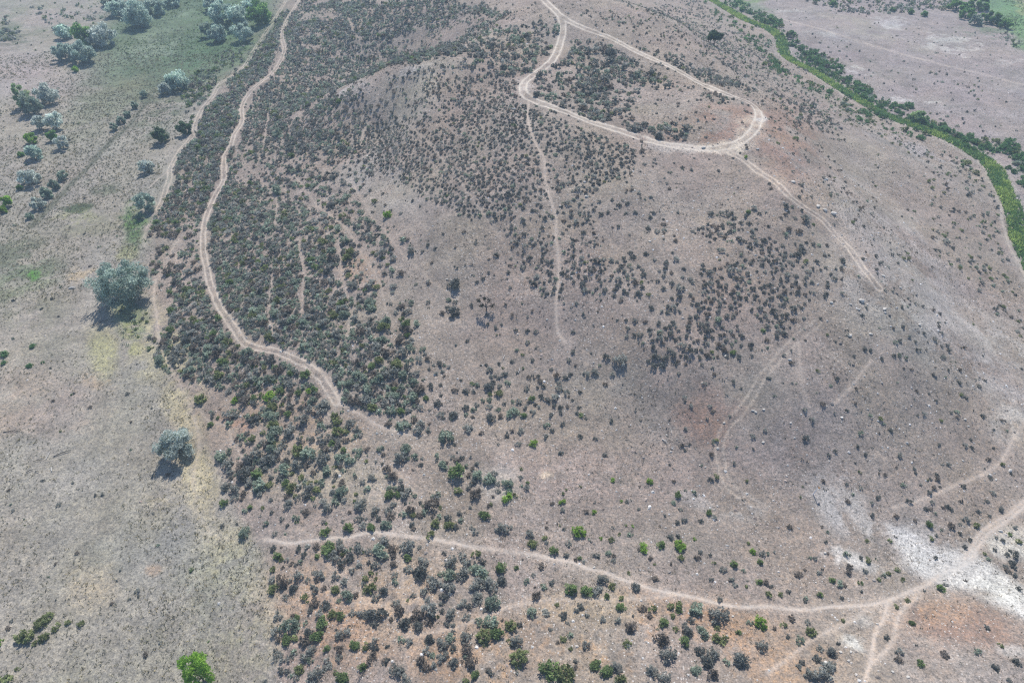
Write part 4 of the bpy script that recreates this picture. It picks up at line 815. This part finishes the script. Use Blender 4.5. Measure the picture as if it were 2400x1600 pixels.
# px, py (base), width px, height px, tone, name, label, group
G1, G2, G3, G4, G5 = 'trees of the upper left grove', 'trees along the left field', 'small trees of the left field', 'hedge shrubs along the ditch', 'trees of the upper right grove'
TREES = [
 (277,36,44,36,'blue','olive_tree','bluish olive tree at the left end of the top grove',G1),
 (300,40,36,34,'blue','olive_tree','small bluish tree tucked behind the tall one in the top grove',G1),
 (329,62,58,62,'blue','olive_tree','tallest rounded blue-grey tree in front of the top grove',G1),
 (367,34,52,36,'blue','olive_tree','blue-grey tree right of the tallest one in the top grove',G1),
 (408,14,40,26,'blue','olive_tree','small bluish tree at the right end of the top grove',G1),
 (258,14,40,24,'dusty','olive_tree','dusty tree at the upper edge, leftmost of the top grove',G1),
 (156,90,38,34,'blue','olive_tree','compact blue-grey tree left of the green crowned tree',G2),
 (199,108,46,56,'green','leafy_tree','fresh green tree between two blue-grey trees',G2),
 (243,106,60,52,'silver','olive_tree','broad pale blue tree right of the green crowned tree',G2),
 (156,140,50,44,'blue','olive_tree','blue-grey tree in front, left half of the wide clump',G2),
 (198,147,58,48,'blue','olive_tree','blue-grey tree in front, right half of the wide clump',G2),
 (178,168,14,14,'bright','young_tree','tiny bright green sapling below the wide blue-grey clump',G2),
 (523,52,62,50,'blue','olive_tree','large blue-green tree left in the grove beside the dirt track',G1),
 (561,60,52,48,'blue','olive_tree','blue-green tree in the middle of the trackside grove',G1),
 (574,95,46,44,'blue','olive_tree','rounded tree nearest the dirt track in the trackside grove',G1),
 (590,36,46,40,'blue','olive_tree','rear tree of the trackside grove near the top edge',G1),
 (500,22,50,36,'blue','olive_tree','rear left tree of the trackside grove at the top edge',G1),
 (485,86,28,36,'dusty','olive_tree','slim tree at the left front of the trackside grove',G1),
 (513,97,40,36,'blue','olive_tree','low rounded tree at the front of the trackside grove',G1),
 (613,56,50,54,'green','leafy_tree','dark green tree between the two dirt tracks at top',G1),
 (391,220,36,30,'silver','olive_tree','smaller pale tree in front of a taller one beside shrubs',G2),
 (418,210,50,46,'blue','olive_tree','taller blue-grey tree behind a small pale one beside shrubs',G2),
 (62,252,34,62,'pale','leafy_tree','slender leaning light green tree at far left',G2),
 (82,267,44,50,'dusty','olive_tree','dusty grey tree right beside the leaning light green one',G2),
 (117,242,44,46,'silver','olive_tree','open silvery tree with bare limbs, far left group',G2),
 (99,303,32,40,'silver','olive_tree','left of two small silvery trees in the left field',G3),
 (133,302,34,46,'silver','olive_tree','right and taller of two small silvery trees in the left field',G3),
 (127,330,22,26,'green','young_tree','green sapling touching a small white-grey tree',G3),
 (150,348,29,34,'silver','olive_tree','small whitish tree beside a green sapling',G3),
 (76,335,24,26,'bright','young_tree','bright green sapling behind a round dusty bush tree',G3),
 (81,372,38,38,'blue','olive_tree','round dusty tree in front of a bright green sapling',G3),
 (50,366,15,12,'green','young_tree','tiny green sapling left of the round dusty tree',G3),
 (380,334,36,38,'dark','leafy_tree','dark green small tree, left one of the trackside pair',G3),
 (434,315,31,31,'dark','leafy_tree','dark green small tree, right one nearest the dirt track',G3),
 (348,403,31,32,'silver','olive_tree','lone small silvery tree below the dark green pair',G3),
 (77,430,42,38,'silver','olive_tree','pale silvery tree above the lower ditch hedge',G3),
 (48,444,16,13,'green','young_tree','tiny green bush tree left of the pale silvery tree',G3),
 (21,482,24,30,'bright','young_tree','bright green tree near the left edge, taller of two',G3),
 (5,499,28,20,'bright','young_tree','bright green tree cut by the left edge, lower of two',G3),
 (347,494,42,48,'blue','olive_tree','dusty blue tree at the foot of the scrub slope',G3),
 (298,700,128,104,'blue','olive_tree','biggest dusty grey-green tree with a wide crown and broad shadow',G2),
 (420,1062,78,70,'silver','olive_tree','lone silvery white tree on the bare lower flat',G2),
 (478,1596,64,90,'bright','leafy_tree','vivid yellow-green tree at the bottom edge',G2),
 (1674,103,35,32,'juniper','juniper_tree','lone dark round juniper tree on the far slope',None),
 (2241,24,46,22,'green','leafy_tree','left rear tree of the upper right grove',G5),
 (2292,22,50,24,'green','leafy_tree','right rear tree of the upper right grove',G5),
 (2262,42,40,24,'green','leafy_tree','middle tree of the upper right grove',G5),
 (2283,58,30,24,'dusty','leafy_tree','front left tree of the upper right grove',G5),
 (2322,54,50,28,'green','leafy_tree','wide front tree of the upper right grove',G5),
 (2354,66,28,22,'green','leafy_tree','small right end tree of the upper right grove',G5),
 (2165,38,13,13,'green','young_tree','small round tree well left of the upper right grove',G5),
 (1950,15,15,13,'green','young_tree','small tree far left in the shrub row at top right',G5),
 (2092,27,14,9,'green','young_tree','small tree midway in the shrub row at top right',G5),
 (2134,33,12,11,'green','young_tree','small tree in the shrub row, nearest the pale salt flat',G5),
 (1808,54,17,14,'green','young_tree','round shrub tree on the far stream bank by the trail',None),
 (2147,284,34,28,'pale','willow','tall pale willow clump above the stream bend',None),
 (340,228,17,18,'dusty','hedge_shrub','top hedge shrub along the field ditch',G4),(317,254,17,16,'dusty','hedge_shrub','second hedge shrub down the field ditch',G4),
 (300,275,17,16,'dusty','hedge_shrub','upper shrub of the tight hedge run on the ditch',G4),(284,290,19,18,'dusty','hedge_shrub','middle shrub of the tight hedge run on the ditch',G4),(268,306,19,18,'dusty','hedge_shrub','lowest shrub of the tight hedge run on the ditch',G4),
 (148,420,24,22,'dusty','hedge_shrub','topmost shrub of the lower left hedge',G4),(130,442,26,24,'dusty','hedge_shrub','upper middle shrub of the lower left hedge',G4),(112,462,28,28,'dusty','hedge_shrub','middle shrub of the lower left hedge',G4),(92,488,30,28,'silver','hedge_shrub','pale lower shrub of the lower left hedge',G4),(70,512,17,14,'dusty','hedge_shrub','small last shrub at the bottom of the lower left hedge',G4),
]
tb = np.array([(a, b) for a, b, *_ in TREES], float); tx, ty = to_world(tb[:, 0], tb[:, 1]); tz = height(tx, ty); _, _, td = project(tx, ty, tz)
for q, (a, b, wp, hp, tn, nm, lab, grp) in enumerate(TREES):
    wm = wp * td[q] / FPX; th_ = math.atan2(CAM_H - tz[q], math.hypot(tx[q], ty[q]))
    hm = max(.5 * wm, (hp * td[q] / FPX - .35 * wm * math.sin(th_)) / math.cos(th_))
    hm = min(hm, 1.5 * wm) if nm != 'leafy_tree' else min(hm, 2.3 * wm)
    big = wp > 55; pxm = td[q] / 683.0
    leaf = max(.16, min(.42, pxm * 1.25)); nl = int(min(14000, 4.2 * wm * wm / (leaf * leaf) * 3.2 + 350))
    lobes = 60 if wp > 100 else 34 if big else 16 if wp > 30 else 10
    low = .42 if nm == 'juniper_tree' else .0 if big else .03 if nm in ('hedge_shrub', 'young_tree', 'willow') else .02
    cr_, tk_ = tree_mesh(500 + q, wm, hm, TT[tn], leaf, nl, lobes, low, -.12 if 'leaning' in lab else 0)
    e = link(nm, None, loc=(tx[q], ty[q], tz[q]), label=lab, cat='tree' if 'shrub' not in nm else 'shrub', group=grp); e.empty_display_size = 1
    link('crown', cr_, e); link('trunk', tk_, e)
# willow shrubs on the far stream bank: traced row
BK = [(1815,66,16),(1832,84,14),(1855,84,20),(1868,100,14),(1876,118,14),(1862,108,12),(1884,128,16),(1896,142,20),(1900,118,9),(1912,140,14),(1925,146,16),(1930,158,14),(1940,168,14),(1952,160,16),(1960,176,16),(1968,172,14),(1975,188,16),(1985,196,16),(1992,184,14),(1998,206,14),(2010,200,14),(2014,214,14),(2024,212,14),(2028,230,12),(2042,236,14),(2050,228,10),(2060,250,14),(2074,246,16),(2088,252,13),(2100,262,12),(2114,268,14),(2125,280,12),(2168,292,16),(2184,298,16),(2200,306,18),(2212,318,16),(2228,312,20),(2244,322,22),(2258,332,22),(2272,322,20),(2286,336,22),(2262,346,20),(2300,348,20),(2316,344,18),(2330,354,20),(2346,350,20),(2362,360,20),(2378,356,20),(2394,366,20),(2240,338,18),(2280,352,18),(2362,395,16),(2376,405,18),(2392,398,18),(2388,430,16),(1700,10,12),(1722,16,14),(1738,26,14),(1756,32,14),(1770,42,12),(1786,48,12),(1800,56,12)]
bk = np.array(BK, float); kx, ky = to_world(bk[:, 0], bk[:, 1]); kz = height(kx, ky); _, _, kd = project(kx, ky, kz)
WM = []
for s in range(5):
    V_, F_, T_, C_ = shrub(900 + s, 22, 22, .2, TONES['willow'][0], TONES['willow'][1], .3); sv, sf = stems_of(C_, s)
    WM.append((mesh_from('willow_foliage', V_, F_, MF, T_), mesh_from('willow_stems', sv, sf, MB)))
for q in range(len(BK)):
    f_, s_ = WM[q % 5]; wd = bk[q, 2] * kd[q] / FPX
    e = link('willow_bush', None, loc=(kx[q], ky[q], kz[q] - .05), cat='shrub', rot=(0, 0, q * 1.3), scale=(wd * .5, wd * .5, wd * .5)); e['group'] = 'leafy bushes lining the stream'
    link('foliage', f_, e); link('stems', s_, e)
    sz = 'small' if wd < 1.6 else 'medium' if wd < 2.1 else 'large'
    pend.append((e, bk[q, 0], f"{sz} leafy bank bush {where_words(bk[q, 0], bk[q, 1], lm2, LM2)}"))
uniq(pend)

# ---------------------------------------------------------------- snag, logs, sticks, marker post, rocks
def simple(nm, px_, py_, parts, mat, label, cat, group=None, dz=0.0):
    x, y = to_world(px_, py_); z = height(x, y)
    v, f = join(parts); return link(nm, mesh_from(nm, v, f, mat), loc=(x[0], y[0], z[0] + dz), label=label, cat=cat, group=group)
x, y = to_world(1139, 728); z = height(x, y)
e = link('snag_tree', None, loc=(x[0], y[0], z[0]), label='bare crooked snag with a few dark tufts on the open slope', cat='tree')
r = np.random.default_rng(4); br = [(-1.1,.2,1.7),(-.2,.1,2.2),(1.0,-.1,1.1),(.4,.5,1.5),(-.6,-.4,1.3),(.9,.3,.7)]
v, f = join([tube([(0,0,-.2),(.1,0,.5),(-.05,.05,1.0)], [.12,.09,.07], 6)] + [tube([(0,0,.6),(b_[0]*.5,b_[1]*.5+.05,.6+(b_[2]-.6)*.6),b_], [.06,.04,.015], 5) for b_ in br])
link('trunk', mesh_from('trunk', v, f, MDW), e)
C = np.vstack([r.normal(0, .17, (60, 3)) + b_ for b_ in br[:5]]); v, f = leaf_tris(C, .16, r)
link('crown', mesh_from('crown', v, f, MF, np.tile(np.array([.07,.075,.06]), (len(v), 1))), e)
def stick(L_, rad, ang, forks=(), lift=.12):
    a = math.radians(ang); d = np.array([math.cos(a), math.sin(a), 0]); P0 = -d * L_ / 2 + (0, 0, lift); P1 = d * L_ / 2 + (0, 0, lift * 1.4)
    mid = np.array([.03 * L_, .04 * L_, lift * 1.7]); parts = [tube([P0, mid, P1], [rad, rad * .85, rad * .4], 6)]
    for (s, a2, l2) in forks:
        b = P0 + (P1 - P0) * s; t = math.radians(ang + a2); parts.append(tube([b, b + np.array([math.cos(t), math.sin(t), .25]) * l2], [rad * .6, rad * .2], 5))
    return parts
for px_, py_, L_, rd, ang, fk, mt, lab, nm in [
 (30,1012,2.4,.06,6,[(.5,30,.6),(.7,-25,.5)],MDW,'dark fallen branch on bare soil near the left edge','fallen_branch'),
 (147,1063,2.1,.06,32,[(.6,25,.5)],MDW,'straight dark branch lying right of the bleached sticks','fallen_branch'),
 (92,1080,1.4,.04,10,[(.3,50,.5),(.6,-40,.5),(.8,40,.4)],MDW,'small heap of dark twigs left of the straight branch','twig_pile'),
 (113,1068,1.3,.035,95,[(.6,30,.3)],MLW,'thin bleached stick standing out between dark twigs and branch','bleached_stick'),
 (121,1100,.8,.06,120,[(.5,70,.35)],MLW,'short chunky white stick below the dark twigs','bleached_stick'),
 (71,1104,.9,.05,35,[],MDW,'short dark stick, left one of the lower pair','fallen_branch'),
 (88,1106,.7,.045,-20,[],MDW,'short dark stick, right one of the lower pair','fallen_branch'),
 (235,757,3.0,.06,38,[(.5,20,.6)],MDW,'long dark branch in the field below the biggest tree','fallen_branch'),
 (170,676,1.2,.14,12,[],MLW,'pale log with dark end left of the biggest tree','log'),
 (1217,868,1.1,.04,80,[(.35,-55,1.0)],MLW,'forked white stick on the open lower slope','bleached_stick'),
 (1181,838,.9,.04,70,[(.3,35,.8)],MLW,'narrow V-shaped white stick above left of the forked one','bleached_stick'),
 (1558,1035,.9,.06,-50,[(.4,50,.4)],MLW,'grey-white stick lying on the stony slope','bleached_stick'),
 (1572,1010,.8,.035,85,[],MLW,'thin white stick above the grey-white one','bleached_stick'),
 (1608,1042,1.4,.05,4,[(.6,20,.4)],MDW,'dull grey branch right of the grey-white stick','fallen_branch'),
 (1107,622,1.1,.05,-15,[(.3,60,.4)],MDW,'curved grey branch among bushes high on the slope','fallen_branch'),
 (1131,641,1.0,.03,70,[],MLW,'thin upright-looking white stick near the curved grey branch','bleached_stick'),
 (846,1585,2.0,.05,70,[(.4,40,.8),(.6,-40,.7)],MDW,'dark branching deadwood near the bottom edge','fallen_branch')]:
    simple(nm, px_, py_, stick(L_, rd, ang, fk), mt, lab, 'branch' if nm != 'log' else 'log', 'dead wood lying on the ground')
x, y = to_world(1906, 1158); z = height(x, y)
e = link('marker_post', None, loc=(x[0], y[0], z[0]), label='slim white survey post with an orange flag on top', cat='post', rot=(.0, .16, 0))
v, f = tube([(0,0,-.3),(0,0,.6),(0,0,1.25)], [.05,.05,.045], 8)
link('post', mesh_from('post', v, f, solid_mat('white_plastic', (.72,.73,.76), (.8,.8,.82), 4, .5, 0)), e)
pv = np.array([(0,0,0),(.3,.05,-.02),(.32,-.03,.2),(0,0,.24),(0,.02,0),(.3,.07,-.02),(.32,-.01,.2),(0,.02,.24)]) + (0,0,1.15)
pf = np.array([(0,1,2),(0,2,3),(4,6,5),(4,7,6),(0,4,5),(0,5,1),(1,5,6),(1,6,2),(2,6,7),(2,7,3),(3,7,4),(3,4,0)])
link('flag', mesh_from('flag', pv, pf, solid_mat('orange_vinyl', (.75,.33,.04), (.8,.38,.06), 4, .6, 0)), e)
def rock_mesh(seed, mat):
    r = np.random.default_rng(seed); import bmesh
    bm = bmesh.new(); bmesh.ops.create_icosphere(bm, subdivisions=2, radius=1)
    pl = r.normal(size=(9, 3)); pl /= np.linalg.norm(pl, axis=1)[:, None]; pd = r.uniform(.55, .85, 9)
    for vv in bm.verts:
        p = np.array(vv.co)
        for a0, d0 in zip(pl, pd):
            k = p @ a0 - d0
            if k > 0: p -= a0 * k
        vv.co = p * np.array([1.15, .85, .62])
    me = bpy.data.meshes.new('rock'); bm.to_mesh(me); bm.free(); me.materials.append(mat); return me
RK = [rock_mesh(s, MR) for s in range(5)]; RKD = [rock_mesh(s + 20, MRD) for s in range(2)]
ROCKS = [(2019,706,14,0,'largest flat white boulder on the right-hand slope'),(2069,647,10,0,'pale boulder at the lower end of the faint ridge track'),(2109,675,8,0,'pale upright boulder right of the ridge track end'),(1991,787,12,0,'long white slab among the stony patch on the right slope'),(2040,783,9,0,'rounded pale boulder beside the long white slab'),(2155,762,9,0,'brownish-white boulder on the right slope, far from bushes'),(1948,709,9,0,'pale flat rock left of the largest white boulder'),(1993,713,7,0,'small pale rock just left of the largest white boulder'),(2033,714,5,0,'tiny white rock just right below the largest boulder'),(2073,725,10,0,'pinkish rock right of the largest white boulder'),(2074,733,7,0,'small pinkish rock under the pinkish one'),(2012,725,8,0,'white rock beside the dark bush below the largest boulder'),
(1934,421,12,0,'chalky outcrop block at the top of the ridge track'),(1859,428,12,0,'second chalky outcrop block beside the ridge track'),(1917,484,12,0,'small chalky ledge midway down the ridge track'),(1933,494,12,0,'chalky ledge block left of the widest ledge'),(1952,501,16,0,'widest chalky ledge right of the ridge track'),
(1851,843,9,0,'triangular white rock on the brown slope below the thicket'),(1973,979,8,0,'egg-shaped white rock on the open right slope'),(1853,991,6,0,'small white rock far left of the egg-shaped one'),(2262,983,8,0,'white rock near the pale right-hand hollow'),(2269,998,6,0,'small white rock below the one near the pale hollow'),(2366,1103,11,0,'angular white rock beside the right-hand trail'),(2320,1113,8,0,'flat white rock on the trail edge at right'),(2334,1124,7,0,'narrow white rock just under the trail edge rock'),(2257,1080,6,0,'small bright rock in the lower right scrub'),
(1933,1295,8,0,'white rock at the end of the chalky streak'),(2345,1244,10,0,'beige boulder between the two right-hand tracks'),(1912,1365,5,0,'small white rock above the bush left of the white junction'),(2058,1326,5,0,'small white rock left of the white junction'),(2213,1358,8,0,'rounded rock at the lip of the white junction'),(1717,1443,7,0,'white rock right of the large grey bushes under the footpath'),(1392,1329,7,0,'white rock on the upper edge of the footpath'),(1970,1528,9,0,'left rock of the pebbly group near the bottom right'),(1994,1527,8,0,'middle rock of the pebbly group near the bottom right'),(1989,1548,8,0,'lower rock of the pebbly group near the bottom right'),(1950,1564,8,0,'white rock left below the pebbly group'),(1932,1582,8,0,'white rock at the bottom edge left of the path branch'),(2092,1574,8,0,'left white rock right of the southern path branch'),(2128,1586,9,0,'larger white rock right of the southern path branch'),(2056,1462,7,0,'white triangular rock beside the southern path branch'),
(1648,346,12,0,'pale stones mound on the loop road verge'),(1775,350,8,0,'white rock just below the east turn of the loop'),(1523,566,7,0,'cream rock in the middle of the upper bare slope'),(1375,461,9,0,'pale rock at the upper right thicket edge'),(1370,427,8,0,'pale rock just above the one at the thicket edge'),(1312,483,7,0,'pale rock right beside the straight hillside path'),(1204,255,10,0,'flat white slab left of the loop road west bend'),(1302,48,7,0,'white rock in the fork of the loop road'),(1700,834,7,0,'pale rock left of the green bush under the dark thicket'),
(1771,966,8,0,'grey-white rock in the stony cluster, right one'),(1788,1036,8,0,'grey-white rock on the right of the red soil patch'),(1764,962,8,0,'grey-white rock in the stony cluster, left one'),(1790,960,7,0,'small pale rock at the far end of the stony cluster'),(1697,991,6,0,'white rock at the head of the reddish soil patch'),(1370,971,5,0,'tiny bright rock alone on the grey stony slope'),(1305,1050,4,0,'tiny white stone right of the lone lime bush'),(1653,1094,5,0,'bright stone left of the faint red two-track'),(1640,1090,4,0,'smaller bright stone left of the faint red two-track'),(1562,1019,5,0,'white stone beside the grey-white stick'),(895,1016,5,0,'white stone alone on bare soil below the two-track end'),(1648,1158,6,0,'white stone at the rim of the chalky patch'),(928,602,6,0,'white stone in a gap between bushes on the left slope'),(1048,655,5,0,'white stone left of a large dark bush'),(1214,783,5,0,'white stone on the open slope left of the path end'),
(1970,300,12,1,'dark boulder on the far pale slope'),(2132,713,9,1,'dark boulder on the right slope above the stony patch'),(2101,689,9,1,'dark angular rock left of another dark boulder'),(2147,692,8,1,'dark elongated rock, uppermost of the dark ones'),(2084,740,9,1,'dark grey rock in the middle of the stony patch'),(2192,883,10,1,'black split rock on the brown right-hand slope'),(1969,806,9,1,'dark rock on the brown slope beneath the white slab'),(2000,855,8,1,'dark round rock right of the triangular white rock'),(2295,885,6,1,'dark rock beside the pale hollow at right')]
rp = np.array([(a, b) for a, b, *_ in ROCKS], float); qx, qy = to_world(rp[:, 0], rp[:, 1]); qz = height(qx, qy); _, _, qd = project(qx, qy, qz)
for q, (a, b, wp, dk, lab) in enumerate(ROCKS):
    s = wp * qd[q] / FPX * .5; r_ = random.Random(int(q))
    o = link('rock', (RKD if dk else RK)[q % (2 if dk else 5)], loc=(qx[q], qy[q], qz[q] + s * .15), scale=(s, s, s * r_.uniform(.8, 1.2)), rot=(r_.uniform(-.2, .2), r_.uniform(-.2, .2), r_.uniform(-.5, .5)), label=lab, cat='rock', group='dark boulders' if dk else 'pale rocks on the slope')

# ---------------------------------------------------------------- air
if HAZE_DENSITY > 0:
    m, t, out = new_mat('haze_air'); pv_ = t.nodes.new('ShaderNodeVolumePrincipled')
    pv_.inputs['Color'].default_value = (.62, .82, 1.0, 1); pv_.inputs['Density'].default_value = HAZE_DENSITY; pv_.inputs['Anisotropy'].default_value = .0
    t.links.new(pv_.outputs[0], out.inputs['Volume'])
    x0, x1, y0, y1, z0, z1 = -3600., 3600., -1510., 2300., -5., 73.
    v = np.array([(x0,y0,z0),(x1,y0,z0),(x1,y1,z0),(x0,y1,z0),(x0,y0,z1),(x1,y0,z1),(x1,y1,z1),(x0,y1,z1)])
    f = np.array([(0,3,2,1),(4,5,6,7),(0,1,5,4),(1,2,6,5),(2,3,7,6),(3,0,4,7)])
    link('haze', mesh_from('haze', v, f, m), label='thin bluish haze filling the air over the valley', kind='stuff')
